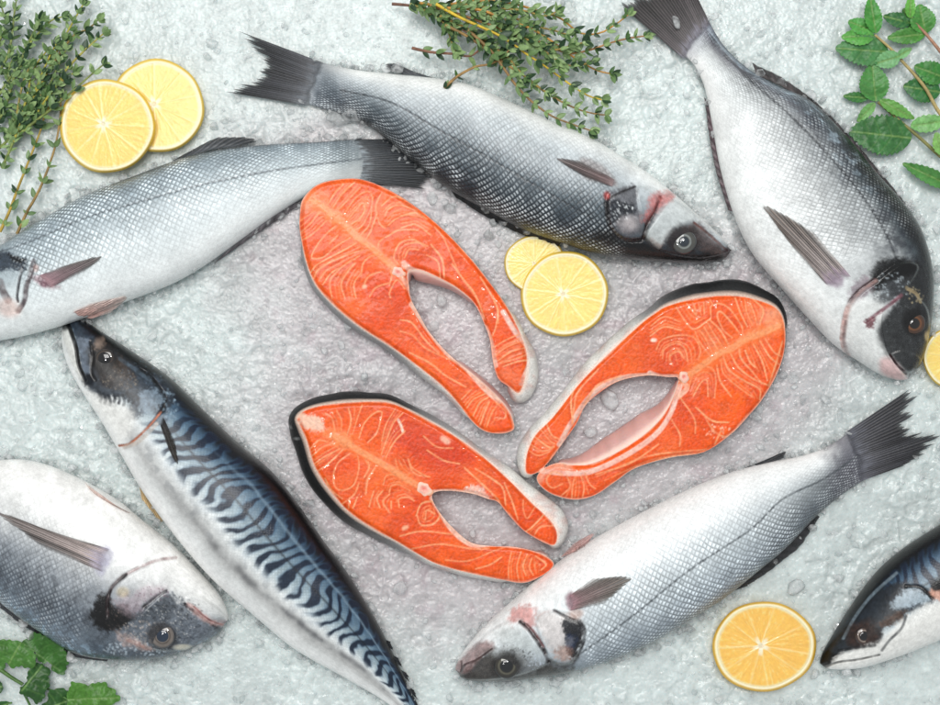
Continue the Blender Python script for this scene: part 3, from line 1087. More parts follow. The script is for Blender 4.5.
def paint_bass_low(P, f):
    z = zoomed(445, 575, 5.875)
    P.plate(z((90, 560), (200, 390), (330, 290), (440, 270), (510, 340), (580, 440), (605, 510), (480, 570), (300, 610), (120, 610)), 1.1)
    P.plate(z((535, 260), (640, 205), (760, 245), (820, 320), (805, 420), (755, 505), (660, 520), (590, 430)), 1.0)
    P.plate(z((450, 250), (530, 260), (600, 420), (650, 520), (600, 480), (520, 340)), .5)
    P.line([(575, 656), (583, 652), (634, 615), (689, 570.5), (750, 530), (783, 499), (824, 479), (856, 457)], 1.1, C(92, 99, 105), .65, .9, -.2)
    P.poly(z((430, 590), (520, 570), (600, 520), (680, 560), (760, 540), (700, 640), (400, 680), (80, 660), (60, 590), (100, 560), (180, 570), (300, 610)), C(58, 56, 56), .85, 3, .25)
    P.poly(z((80, 570), (160, 520), (200, 480), (290, 470), (330, 600), (200, 640), (100, 620)), C(54, 42, 42), .85, 3, .3)
    P.poly(z((50, 540), (90, 490), (200, 390), (280, 395), (280, 430), (200, 490), (150, 560), (90, 575)), C(162, 130, 128), .8, 2.5, .15, .8)
    P.line(z((95, 560), (120, 520), (190, 490), (275, 430)), 1.1, C(90, 55, 58), .85, 1, -.8)
    P.line(z((95, 505), (100, 540), (90, 570)), 1.2, C(80, 48, 50), .8, .8, -.6)
    P.poly(z((230, 440), (330, 420), (430, 430), (520, 490), (590, 520), (700, 560), (600, 620), (300, 640), (120, 640)), C(96, 92, 86), .6, 9, .5)
    P.blob(*z((360, 530))[0], 15, 14, C(52, 48, 46), .85, 0, .3, .15)
    P.poly(z((300, 330), (420, 300), (500, 360), (570, 460), (480, 440), (360, 400)), C(176, 182, 180), .6, 8, .3)
    P.speckle(*z((420, 470))[0], 18, 7, C(70, 70, 68), 90, .7, .55, 15)
    P.speckle(*z((400, 440))[0], 14, 6, C(90, 92, 92), 40, .6, .5, 5)
    P.poly(z((390, 220), (430, 180), (510, 185), (530, 260), (500, 310), (440, 270), (390, 280)), C(210, 124, 114), .65, 4, .4)
    P.line(z((440, 275), (490, 310), (540, 380), (580, 440), (610, 510)), 2.2, C(66, 54, 56), .8, 2.2, -1.6, .6, .7)
    P.line(z((480, 290), (530, 340), (580, 420)), 1.5, C(160, 110, 110), .7, 1)
    P.poly(z((530, 260), (600, 210), (660, 230), (760, 230), (810, 300), (800, 400), (750, 490), (660, 490), (600, 400)), C(206, 198, 195), .75, 4, .35, .4)
    P.poly(z((690, 260), (760, 260), (810, 300), (800, 410), (750, 480), (720, 440), (760, 380), (690, 330)), C(30, 34, 44), .95, 2, .35)
    P.poly(z((700, 360), (760, 340), (770, 400), (720, 430)), C(52, 66, 92), .8, 2, .3)
    P.poly(z((640, 430), (720, 420), (740, 460), (690, 500), (640, 470)), C(180, 142, 126), .6, 3, .4)
    P.line(z((640, 205), (720, 245), (790, 275), (820, 330), (805, 420), (760, 500)), 1.6, C(56, 52, 56), .75, 1.8, -.9, .6, .7)
    P.line(z((610, 500), (660, 530), (730, 525), (770, 480)), 3, C(66, 62, 62), .6, 3.5, noise=.7)
    P.blob(*z((770, 225))[0], 7, 5, C(190, 150, 132), .6)
    P.blob(*z((745, 150))[0], 5.5, 9, C(146, 104, 118), .85, -.2, .4, .3)
    P.speckle(*z((540, 520))[0], 9, 6, C(210, 222, 236), 22, .6, .6, 8)


bassF = Fish('sea_bass', 'sea bass beside the orange lemon slice, its tail fin spread open behind', 'fish',
             [((457, 672), (454, 666)), ((466, 679), (465, 649)), ((491, 681), (485, 625)), ((530, 678), (515, 598)), ((566, 672), (545, 572)),
              ((600, 663), (580, 547)), ((645, 645), (620, 524)), ((688, 620), (660, 503)), ((723, 598), (700, 484)), ((756, 572), (735, 471)),
              ((785, 548), (770, 462)), ((815, 517), (805, 455)), ((840, 496), (830, 445)), ((867, 478), (853, 430))],
             [(0, .9), (.15, .72), (.5, .62), (.85, .5), (1, .3)], pal_bass_low, M_BASS, .29,
             [(0, 1.1), (.3, .85), (.5, .6), (.65, .3), (.8, 0.1), (1, 0)], 'whole fish lying on the ice', paint=paint_bass_low,
             glints=[(0, .3), (.1, .6), (.3, .45), (.5, .25), (.6, 0), (1, 0)])
bassF.fin('tail_fin', [(853, 430), (861, 445), (866, 460), (868, 478)], [(922, 381), (914, 422), (916, 430), (945, 436), (914, 462)], 8, 5, (66, 66, 72), (40, 41, 44), 26, .2, streak=.8, seed=21, root_c=(96, 98, 108), root_w=.24)
bassF.fin('anal_fin', [(720, 477), (738, 471), (752, 467), (766, 464)], [(748, 467), (770, 458), (788, 450), (786, 457)], 14, 9, (44, 46, 50), (36, 38, 42), 7, .1, seed=22, streak=.8)
bassF.fin('dorsal_fin', [(730, 592), (760, 568), (790, 541), (816, 514)], [(748, 586), (777, 566), (801, 546), (820, 517)], 10, 6, (38, 38, 40), (52, 52, 54), 10, .1, seed=23, streak=.7)
bassF.fin('pectoral_fin', [(568, 597), (569, 603), (568, 611)], [(594, 578), (632, 577), (606, 603)], 0, 0, (134, 108, 110), (112, 108, 100), 13, .05, drape=True, seed=24, streak=.6, clear=.55, root_c=(170, 130, 138), root_w=.22)
bassF.fin('pelvic_fin', [(560, 558), (566, 556), (572, 553)], [(574, 543), (594, 533), (586, 546)], 0, 0, (206, 170, 164), (196, 160, 156), 6, .04, drape=True, seed=25, streak=.3, clear=.35)
bassF.eye(506.6, 666, 12.5, (46, 43, 36), (92, 90, 76), (10, 12, 13), .5, .4)

# ---- gilthead sea bream at the upper right
def pal_bream_up(u, v, X, Y):
    vv = v + 0.07 * (fbm(X, Y, 24, 3, 7) - .5)
    c = lerp_table([(0, (13, 17, 18)), (.1, (20, 25, 27)), (.2, (36, 43, 46)), (.27, (84, 94, 100)), (.36, (158, 163, 165)), (.5, (186, 190, 191)), (.65, (212, 216, 216)), (.8, (226, 229, 228)), (1, (222, 222, 220))], vv)
    t = sstep(.5, .95, u)[:, None]
    c2 = lerp_table([(0, (48, 54, 62)), (.1, (110, 122, 132)), (.2, (150, 162, 172)), (.3, (112, 112, 122)), (.42, (172, 176, 178)), (.6, (218, 222, 222)), (1, (224, 222, 220))], vv)
    c = c * (1 - t) + c2 * t
    d = sstep(.93, 1.0, u)[:, None] * .5
    c = (c * (1 - d) + C(120, 122, 140) * d) * patchy(X, Y, 14, 5, .14)
    st = fbm(u * 400, v * 150 + u * 60, 13, 4, 33) * .6 + fbm(u * 400, v * 220, 4.5, 3, 34) * .4
    dk = sstep(.47, .66, st) * np.exp(-((v - .30 + .12 * (u - .4)) / .13) ** 2) * .62
    c = c * (1 - dk[:, None]) + C(62, 66, 76) * dk[:, None]
    lt = sstep(.55, .75, fbm(u * 400, v * 200, 6, 3, 35)) * np.exp(-((v - .22) / .1) ** 2) * sstep(.35, .6, u) * .5
    c = c * (1 - lt[:, None]) + C(176, 196, 208) * lt[:, None]
    bk = (1 - sstep(.15, .29, v + .06 * (fbm(X, Y, 9, 3, 39) - .5))) * (1 - sstep(.42, .68, u)) * .8
    return c * (1 - bk[:, None]) + C(22, 27, 29) * bk[:, None]


def paint_bream_up(P, f):
    z = zoomed(790, 240, 4.7)
    P.plate(z((290, 290), (400, 195), (520, 110), (600, 130), (520, 260), (430, 340), (440, 480), (480, 580), (540, 650), (440, 660), (320, 590), (255, 500), (255, 390)), 1.2)
    P.plate(z((420, 350), (540, 250), (640, 320), (650, 460), (610, 590), (540, 620), (470, 570), (420, 480)), .8)
    P.plate(z((470, 540), (540, 520), (610, 560), (590, 610), (545, 625), (490, 590)), .7)
    P.line([(896, 258), (890, 242), (879, 221), (858, 190), (824, 150), (790, 115), (756, 85), (725, 55)], 1.3, C(48, 52, 58), .55, 1.2, -.2)
    P.poly(z((400, 110), (470, 90), (590, 90), (650, 150), (665, 260), (655, 400), (630, 500), (600, 590), (550, 625), (470, 570), (430, 520), (400, 440), (430, 370), (500, 290), (460, 250), (390, 200)), C(52, 54, 56), .93, 4, .3)
    P.poly(z((380, 180), (440, 120), (520, 95), (590, 110), (570, 160), (480, 190), (420, 240), (370, 240)), C(20, 21, 24), .95, 4, .35)
    P.poly(z((420, 240), (460, 200), (520, 190), (540, 230), (500, 280), (440, 300), (390, 300)), C(84, 88, 92), .8, 3, .5)
    P.speckle(*z((470, 220))[0], 20, 16, C(176, 186, 192), 70, .8, .7, 3)
    P.speckle(*z((540, 400))[0], 20, 34, C(110, 114, 116), 120, .6, .5, 4)
    P.poly(z((300, 200), (370, 170), (380, 240), (330, 280), (280, 300)), C(150, 132, 142), .7, 3, .4)
    P.line(z((400, 190), (330, 240), (280, 300), (255, 380), (245, 470), (265, 530), (300, 580)), 1.8, C(196, 164, 158), .75, 2.4, -1.2, noise=.8)
    P.line(z((395, 185), (325, 235), (280, 290)), 1.4, C(70, 50, 60), .85, 1.2, -.8)
    P.line(z((262, 380), (252, 470), (272, 540), (298, 575)), 1.0, C(150, 120, 118), .8, 1, -.5)
    P.poly(z((300, 290), (400, 290), (450, 330), (400, 420), (430, 510), (470, 560), (540, 640), (480, 670), (330, 590), (265, 510), (270, 390)), C(220, 222, 220), .8, 5, .2, .6)
    P.line(z((520, 260), (470, 300), (400, 350), (360, 380)), 2.2, C(150, 100, 112), .8, 1.6, -.6, noise=.3)
    P.poly(z((345, 385), (385, 365), (390, 400), (365, 415)), C(132, 62, 76), .85, 2, .3)
    P.poly(z((420, 560), (470, 560), (540, 640), (545, 665), (470, 660), (420, 620)), C(226, 188, 186), .8, 4)
    P.line(z((465, 540), (500, 590), (545, 628)), 1.2, C(70, 40, 44), .9, 1, -1.0)
    P.line(z((545, 225), (590, 250), (610, 290)), 2.2, C(170, 152, 112), .75, 1.5, noise=.4)
    P.speckle(*z((585, 260))[0], 9, 9, C(190, 176, 140), 24, .7, .7, 6)
    P.blob(*z((640, 450))[0], 2.4, 5, C(190, 170, 120), .8)
    P.blob(*z((588, 385))[0], 13, 14, C(30, 28, 28), .85, 0, .3, .15)
    P.blob(*z((215, 195))[0], 8, 6, C(160, 138, 158), .75, 0, .5, .4)


breamC = Fish('sea_bream', 'deep bodied sea bream with a black head and amber eye below the mint', 'fish',
              [((910, 376), (903, 382)), ((919, 364), (880, 375)), ((928, 335), (857, 361)), ((932, 302), (832, 343)), ((931, 268), (808, 318)),
               ((920, 230), (780, 287)), ((902, 203), (752, 253)), ((879, 177), (735, 218)), ((845, 136), (721, 172)), ((811, 102), (713, 130)),
               ((775, 85), (708, 103)), ((747, 68), (703, 83)), ((724, 46), (694, 65)), ((706, 17), (681, 52))],
              [(0, .8), (.12, .6), (.4, .46), (.8, .44), (1, .3)], pal_bream_up, M_BREAM, .33,
              [(0, .9), (.3, 1.1), (.5, .8), (.7, .3), (.85, .1), (1, 0)], 'whole fish lying on the ice', paint=paint_bream_up, zlift=5,
              glints=[(0, .03), (.1, .1), (.22, .25), (.35, .25), (.6, .1), (.8, 0), (1, 0)])
breamC.fin('tail_fin', [(681, 53), (686, 40), (694, 28), (705, 17)], [(618, 3), (648, -8), (660, -22), (672, -40), (684, -30)], 8, 6, (76, 70, 72), (48, 45, 45), 26, .08, streak=.9, seed=31, root_c=(126, 124, 138), root_w=.16)
breamC.fin('dorsal_fin', [(757, 75), (785, 88), (818, 109), (850, 142), (880, 178), (903, 206)], [(752, 62), (784, 78), (818, 103), (854, 140), (884, 176), (907, 204)], 12, 9, (72, 66, 66), (52, 48, 50), 20, .14, seed=32, streak=.8)
breamC.fin('anal_fin', [(712, 106), (715, 130), (722, 170), (735, 212)], [(704, 97), (708, 130), (715, 168), (728, 210)], 12, 9, (112, 92, 98), (64, 52, 56), 12, .08, seed=33, streak=.6)
breamC.fin('pectoral_fin', [(853, 279), (843, 281), (829, 287)], [(812, 230), (760, 201), (790, 244)], 0, 0, (158, 148, 146), (112, 102, 94), 14, .06, drape=True, seed=34, streak=1.3, clear=.55, root_c=(168, 150, 166), root_w=.22)
breamC.fin('pelvic_fin', [(778, 283), (786, 292), (794, 300)], [(753, 243), (758, 256), (782, 290)], 11, 8, (196, 168, 168), (88, 76, 78), 9, .05, seed=35, streak=.7, clear=.35)
breamC.eye(914.5, 323.5, 11, (70, 44, 28), (112, 72, 42), (12, 10, 10), .46, .4)

# ---- gilthead sea bream at the lower left
def pal_bream_low(u, v, X, Y):
    vv = v + 0.08 * (fbm(X, Y, 22, 3, 9) - .5)
    c = lerp_table([(0, (24, 30, 36)), (.06, (48, 60, 70)), (.14, (104, 122, 136)), (.24, (118, 132, 144)), (.36, (108, 118, 128)), (.48, (156, 162, 168)), (.6, (206, 208, 208)), (.75, (230, 230, 228)), (1, (230, 228, 225))], vv)
    c = c * patchy(X, Y, 12, 6, .16)
    st = fbm(u * 330, v * 160, 9, 4, 36) * .5 + fbm(X, Y, 2.6, 3, 37) * .5
    dk = sstep(.48, .64, st) * np.exp(-((v - .34) / .16) ** 2) * .55
    c = c * (1 - dk[:, None]) + C(72, 78, 88) * dk[:, None]
    lt = sstep(.54, .7, fbm(X, Y, 3.2, 3, 38)) * np.exp(-((v - .15) / .08) ** 2) * .6
    return c * (1 - lt[:, None]) + C(160, 190, 212) * lt[:, None]


def paint_bream_low(P, f):
    z = zoomed(80, 540, 5.425)
    P.plate(z((155, 410), (160, 310), (240, 200), (380, 125), (520, 100), (620, 180), (600, 330), (480, 290), (400, 350), (300, 470), (200, 490)), .8, 4.5)
    P.plate(z((330, 420), (400, 340), (480, 280), (580, 340), (700, 430), (770, 490), (640, 570), (480, 600), (340, 560)), .8)
    P.plate(z((580, 330), (640, 300), (760, 380), (810, 430), (790, 470), (700, 430)), .7)
    P.poly(z((250, 380), (360, 340), (470, 280), (560, 340), (620, 390), (700, 440), (770, 490), (700, 540), (560, 600), (400, 640), (200, 650), (180, 540), (200, 450)), C(118, 126, 136), .85, 4, .45)
    P.poly(z((320, 380), (440, 310), (540, 340), (500, 400), (420, 440), (330, 450)), C(84, 92, 100), .6, 5, .5)
    P.poly(z((560, 600), (400, 640), (200, 650), (60, 600), (60, 560), (220, 600), (400, 600), (540, 570)), C(70, 86, 100), .7, 4, .5)
    P.speckle(*z((300, 590))[0], 36, 7, C(200, 214, 224), 110, .8, .7, 14)
    P.speckle(*z((400, 420))[0], 34, 22, C(84, 92, 102), 150, .7, .5, 3)
    P.speckle(*z((420, 450))[0], 40, 24, C(206, 206, 204), 150, .6, .6, 4)
    P.poly(z((60, 380), (110, 300), (160, 320), (190, 350), (270, 360), (260, 440), (190, 490), (100, 480), (60, 440)), C(34, 33, 36), .95, 3, .4)
    P.speckle(*z((200, 420))[0], 12, 14, C(170, 150, 140), 50, .6, .6, 5)
    P.poly(z((190, 480), (260, 520), (340, 560), (400, 590), (330, 590), (230, 560)), C(186, 166, 160), .6, 3, .5)
    P.line(z((260, 540), (340, 575), (380, 590)), 2.0, C(190, 140, 122), .5, 2.5, noise=.8)
    P.poly(z((70, 440), (110, 300), (170, 310), (190, 400), (270, 370), (300, 420), (250, 470), (150, 490)), C(24, 24, 27), .8, 4, .5)
    P.speckle(*z((470, 380))[0], 36, 16, C(58, 62, 70), 160, .8, .6, 21)
    P.speckle(*z((600, 480))[0], 26, 12, C(66, 74, 86), 120, .8, .55, 22)
    P.speckle(*z((330, 500))[0], 26, 12, C(198, 186, 176), 90, .7, .6, 23)
    P.line(z((520, 95), (420, 110), (320, 150), (230, 200), (170, 260), (150, 330), (150, 410)), 1.3, C(180, 156, 156), .7, 1.6, -.9, noise=.7)
    P.line(z((250, 190), (180, 250), (152, 320), (150, 420)), 1.4, C(60, 54, 58), .8, 2.0, -.8, noise=.7)
    P.poly(z((180, 330), (280, 290), (340, 260), (450, 250), (460, 290), (360, 330), (330, 380), (270, 400)), C(186, 168, 176), .5, 5, .4)
    P.speckle(*z((400, 290))[0], 18, 8, C(140, 96, 116), 50, .6, .6, 8)
    P.line(z((470, 275), (410, 310), (350, 360)), 1.6, C(66, 62, 70), .8, 1.5, -.5)
    P.blob(*z((235, 280))[0], 6, 5, C(198, 176, 120), .45)
    P.line(z((770, 490), (700, 440), (630, 390), (570, 345)), 1.6, C(58, 62, 72), .9, 1.2, -1.2)
    P.poly(z((580, 340), (640, 370), (720, 430), (800, 440), (790, 470), (720, 460), (640, 410)), C(214, 178, 172), .7, 2.5, .2)
    P.line(z((620, 360), (700, 430), (790, 465)), 1.0, C(165, 120, 116), .8, 1, -.6)
    P.blob(*z((445, 520))[0], 15.5, 13.5, C(64, 60, 60), .8, .2, .3, .15)
    P.blob(*z((560, 580))[0], 9, 3, C(226, 220, 200), .7)
    P.blob(*z((130, 110))[0], 8, 14, C(150, 146, 178), .6, .4, .5, .4)


breamE = Fish('sea_bream', 'pale sea bream cut off by the photo edge beside the parsley sprigs', 'fish',
              [((226, 624), (230, 616)), ((211, 638), (219, 594)), ((180, 652), (197, 569)), ((150, 659), (170, 542)), ((112, 659), (143, 521)), ((75, 652), (119, 501)),
               ((41, 631), (85, 481)), ((17, 614), (54, 467)), ((0, 600), (27, 460)), ((-30, 572), (0, 460)), ((-60, 543), (-32, 466)), ((-85, 518), (-62, 472)), ((-105, 500), (-90, 470))],
              [(0, .8), (.12, .62), (.4, .48), (.8, .44), (1, .3)], pal_bream_low, M_BREAM, .36,
              [(0, 1.0), (.3, .9), (.5, .6), (.7, .15), (.85, .03), (1, 0)], 'whole fish lying on the ice', paint=paint_bream_low, zlift=5,
              glints=[(0, .1), (.1, .35), (.3, .2), (.5, .08), (.6, 0), (1, 0)])
breamE.fin('tail_fin', [(-90, 470), (-97, 480), (-102, 490), (-105, 500)], [(-150, 420), (-142, 455), (-146, 470), (-170, 485)], 8, 6, (120, 116, 124), (58, 54, 54), 22, .08, streak=.8, seed=41, root_c=(140, 140, 150), root_w=.32)
breamE.fin('dorsal_fin', [(110, 658), (75, 651), (41, 630), (0, 600), (-40, 562)], [(106, 662), (70, 656), (36, 635), (-5, 605), (-46, 566)], 11, 8, (60, 62, 66), (44, 46, 50), 18, .14, seed=42)
breamE.fin('pectoral_fin', [(112, 550), (108, 562), (105, 573)], [(46, 530), (-6, 511), (40, 546)], 0, 0, (160, 146, 142), (104, 98, 96), 14, .06, drape=True, seed=43, streak=1.2, clear=.55, root_c=(166, 158, 178), root_w=.22)
breamE.fin('pelvic_fin', [(112, 503), (122, 509), (132, 514)], [(84, 482), (92, 492), (110, 504)], 0, 0, (230, 200, 190), (226, 206, 198), 8, .05, drape=True, seed=44, streak=.25, clear=.35)
breamE.eye(162.5, 636, 12.5, (112, 104, 98), (74, 66, 60), (20, 30, 44), .48, .4)

# ---- mackerel
def mack_palette(stripe_hi, head_u, seed):
    def pal(u, v, X, Y):
        L = u * 560
        n = fbm(X, Y, 18, 3, seed)
        vv = v + 0.03 * (n - .5)
        c = lerp_table([(0, (13, 17, 22)), (.14, (17, 24, 32)), (.20, (28, 46, 62)), (.26, (78, 110, 134)), (.33, (116, 144, 162)), (.42, (150, 170, 180)), (.49, (188, 201, 206)), (.55, (218, 222, 222)),
                        (.60, (200, 202, 201)), (.65, (184, 185, 184)), (.72, (214, 216, 215)), (.8, (230, 231, 230)), (.92, (233, 233, 231)), (1, (205, 206, 204))], vv)
        # dark wavy bars running down from the back
        w = 8.0 * (fbm(L, v * 150, 20, 3, seed + 1) - .5)
        slant = 34 * (v - .38) + 5 * np.sin((v - .25) * 20 + L * .05)
        ph = (L + slant + w * 2.0) / 14.5
        bar = np.abs((ph % 1.0) - .5) * 2
        wd = .40 + .45 * (fbm(L, v * 90, 14, 2, seed + 2) - .5)
        m = (1 - sstep(wd - .12, wd + .16, bar)) * sstep(.13, .2, vv) * (1 - sstep(stripe_hi - .03, stripe_hi + .03, vv + .06 * (fbm(L, v * 60, 12, 2, seed + 3) - .5)))
        # spots under the bars
        m = np.maximum(m, .22 * sstep(.62, .72, fbm(L, v * 150, 9, 2, seed + 4)) * np.exp(-((vv - .6) / .05) ** 2))
        m = (m * sstep(head_u - .02, head_u + .05, u) * .93)[:, None]
        halo = (1 - sstep(wd - .02, wd + .42, bar)) * sstep(.13, .22, vv) * (1 - sstep(stripe_hi - .06, stripe_hi + .06, vv))
        halo = (halo * sstep(head_u - .02, head_u + .05, u) * .42)[:, None]
        c = c * (1 - halo) + C(72, 118, 152) * halo
        c = c * (1 - m) + C(24, 46, 72) * m
        # pale seam beside the black back and the lateral line
        s1 = (np.exp(-((vv - .265) / .012) ** 2) * sstep(.3, .5, u) * .5)[:, None]
        c = c * (1 - s1) + C(150, 176, 192) * s1
        s2 = (np.exp(-((v - .385) / .008) ** 2) * sstep(head_u, head_u + .1, u) * .65)[:, None]
        c = c * (1 - s2) + C(30, 40, 52) * s2
        s3 = np.exp(-((v - .615 + .02 * np.sin(u * 9) + .035 * (fbm(L, v * 60, 16, 3, seed + 9) - .5)) / (.012 + .03 * fbm(L, v * 30, 22, 2, seed + 10))) ** 2) * sstep(.3, .5, u) * (1 - sstep(.85, .95, u)) * (.25 + .75 * sstep(.3, .65, fbm(L, v * 80, 26, 3, seed + 8))) * .6
        c = c * (1 - s3[:, None]) + C(78, 78, 84) * s3[:, None]
        return c * patchy(X, Y, 9, 5, .08)
    return pal


def paint_mack_left(P, f):
    z = zoomed(50, 310, 4.7)
    P.poly(z((90, 45), (150, 50), (300, 130), (430, 210), (560, 300), (580, 420), (530, 490), (460, 470), (400, 440), (340, 410), (250, 410), (180, 370), (150, 320), (140, 220), (110, 130)), C(62, 72, 84), .92, 3, .35)
    P.poly(z((140, 60), (300, 130), (430, 210), (600, 330), (640, 420), (560, 340), (420, 270), (330, 210), (210, 120)), BLK, .95, 3, .2)
    P.poly(z((130, 120), (175, 130), (190, 200), (190, 290), (160, 310), (135, 220)), C(118, 130, 144), .85, 2.5, .4)
    P.poly(z((95, 60), (130, 90), (180, 120), (150, 130), (115, 110)), C(46, 66, 84), .8, 2, .4)
    P.poly(z((55, 65), (85, 75), (105, 130), (130, 220), (160, 330), (130, 310), (90, 220), (60, 130)), C(206, 207, 203), .9, 1.5, .1)
    P.line(z((62, 62), (80, 62), (100, 110), (122, 180), (135, 260), (165, 330)), 2.2, C(14, 18, 24), .98, 1.6, -1.6, noise=.2)
    P.line(z((190, 150), (200, 220), (195, 290), (215, 330)), 1.6, C(20, 26, 34), .8, 1.6, -.6)
    P.blob(*z((70, 75))[0], 4, 4.5, C(36, 40, 44), .8)
    P.blob(*z((185, 330))[0], 6, 6, C(20, 30, 42), .95, 0, .4, .3)
    P.blob(*z((260, 240))[0], 16, 19, C(40, 33, 29), .92, -.4, .4, .25)
    P.blob(*z((232, 158))[0], 5, 7, C(150, 132, 118), .7, .4, .5, .5, 0, 3)
    P.blob(*z((350, 290))[0], 8, 14, C(92, 76, 62), .6, -.5, .5, .6, 0, 3)
    P.blob(*z((290, 340))[0], 14, 6, C(74, 62, 52), .6, .3, .5, .6, 0, 3)
    P.speckle(*z((330, 330))[0], 18, 10, C(150, 138, 122), 60, .7, .5, 12)
    P.poly(z((440, 380), (500, 370), (530, 410), (510, 460), (450, 490), (410, 470), (410, 420)), C(128, 146, 160), .85, 2.5, .5)
    P.poly(z((370, 440), (420, 450), (430, 500), (390, 520), (360, 490)), C(70, 74, 84), .8, 4, .4)
    for k in range(9):
        x, y = 230 + k * 22, 400 + (k % 3) * 8
        P.line(z((x, y - 14), (x + 10, y + 12), (x + 6, y + 30)), 1.2, C(58, 62, 70), .7, 2, noise=.6)
    P.poly(z((180, 390), (280, 440), (370, 460), (400, 530), (340, 610), (300, 580), (220, 480)), C(228, 228, 224), .7, 5, .3)
    P.line(z((325, 638), (370, 630), (420, 590), (470, 540), (520, 480)), 1.3, C(190, 122, 86), .95, 1.0, -1.2)
    P.line(z((350, 645), (420, 615), (500, 535)), 2.4, C(188, 178, 168), .6, 2)
    P.line(z((530, 475), (540, 410), (510, 360), (470, 310), (420, 280)), 2.0, C(12, 16, 22), .85, 2, -.9)
    P.speckle(*z((560, 440))[0], 9, 16, C(150, 174, 190), 40, 1.0, .6, 6)
    P.speckle(*z((430, 300))[0], 22, 14, C(96, 116, 132), 60, .8, .5, 16)
    P.line(z((330, 230), (400, 280), (470, 330)), 1.6, C(104, 122, 136), .5, 2, noise=.7)


mackD = Fish('mackerel', 'striped blue mackerel lying slanted, its open mouth under the sea bass belly', 'fish',
             [((68, 320), (62, 325)), ((84, 321), (63, 345)), ((102, 332), (70, 368)), ((136, 354), (84, 393)), ((170, 378), (103, 422)), ((204, 411), (121, 452)),
              ((238, 443), (146, 494)), ((272, 472), (180, 540)), ((300, 507), (215, 580)), ((325, 543), (255, 615)), ((346, 571), (295, 648)), ((377, 622), (345, 677)),
              ((404, 676), (386, 702)), ((426, 722), (416, 728))],
             [(0, .9), (.15, .8), (.5, .74), (.85, .72), (1, .6)], mack_palette(.53, .24, 30), M_MACK, .22,
             [(0, .4), (.5, .5), (.6, .12), (1, 0)], 'whole fish lying on the ice', paint=paint_mack_left)
mackD.fin('tail_fin', [(428, 720), (424, 725), (416, 729)], [(476, 752), (455, 757), (440, 790)], 8, 6, (60, 66, 74), (40, 44, 50), 16, .08, seed=51, streak=.7)
mackD.fin('pectoral_fin', [(163, 417), (161, 420), (160, 424)], [(176, 444), (178, 467), (167, 446)], 0, 0, (20, 22, 26), (62, 56, 50), 9, .06, drape=True, seed=52, streak=.6, clear=.55)
mackD.fin('pelvic_fin', [(138, 479), (142, 486), (146, 493)], [(142, 500), (160, 522), (166, 522)], 9, 7, (150, 130, 96), (208, 178, 128), 6, .05, seed=53, streak=.5, clear=.35)
for k, (a, b) in enumerate([((386, 640), (391, 642)), ((394, 656), (400, 659)), ((401, 670), (408, 674)), ((408, 686), (416, 692))]):
    mackD.fin('finlet', [a, ((a[0] + b[0]) / 2 - 1, (a[1] + b[1]) / 2 + 3), (a[0] + 4, a[1] + 8)], [(b[0], b[1]), (b[0] + 2, b[1] + 6), (b[0] + 3, b[1] + 9)], 12, 10, (22, 26, 32), (16, 18, 22), 3, .3, seed=54 + k)
mackD.eye(105, 359, 10.5, (40, 34, 30), (66, 56, 48), (8, 8, 9), .58, .35, -.05, -.05)


def paint_mack_right(P, f):
    z = zoomed(800, 520, 4.147)
    P.poly(z((80, 580), (130, 480), (200, 400), (260, 350), (330, 290), (400, 262), (470, 262), (540, 290), (560, 330), (440, 390), (350, 440), (330, 520), (250, 540), (180, 560), (120, 600)), C(44, 50, 58), .92, 3, .3)
    P.poly(z((75, 590), (90, 540), (160, 560), (130, 600), (95, 620)), BLK, .9, 2, .2)
    P.line(z((180, 490), (230, 400), (300, 310), (400, 220)), 1.6, C(130, 146, 156), .7, 1.5, noise=.3)
    P.poly(z((410, 310), (470, 280), (540, 320), (500, 350), (430, 370), (380, 360)), C(176, 192, 202), .85, 3, .4)
    P.line(z((440, 275), (500, 280), (550, 325)), 1.8, C(14, 16, 20), .9, 1.4, -.8)
    P.blob(*z((260, 475))[0], 17, 13, C(74, 52, 42), .9, -.3, .4, .3)
    P.poly(z((330, 430), (390, 390), (440, 370), (430, 410), (370, 440)), C(104, 78, 60), .8, 2.5, .4)
    P.poly(z((160, 560), (250, 530), (340, 500), (440, 400), (560, 340), (760, 330), (600, 520), (300, 600), (140, 620)), C(228, 228, 224), .85, 3.5, .25)
    P.line(z((340, 540), (370, 500), (420, 450), (440, 400)), 1.2, C(80, 84, 88), .7, 1.5, noise=.4)
    P.line(z((100, 612), (160, 590), (240, 580), (330, 560)), 1.2, C(120, 120, 118), .8, 1, -.8)
    P.poly(z((540, 290), (600, 270), (620, 350), (560, 330)), C(222, 170, 146), .85, 2, .2)
    P.poly(z((545, 265), (600, 235), (620, 270), (560, 295)), C(16, 18, 20), .95, 1.5)
    P.line(z((160, 540), (230, 530), (310, 520)), 1.4, C(30, 34, 40), .6, 1.5, noise=.4)


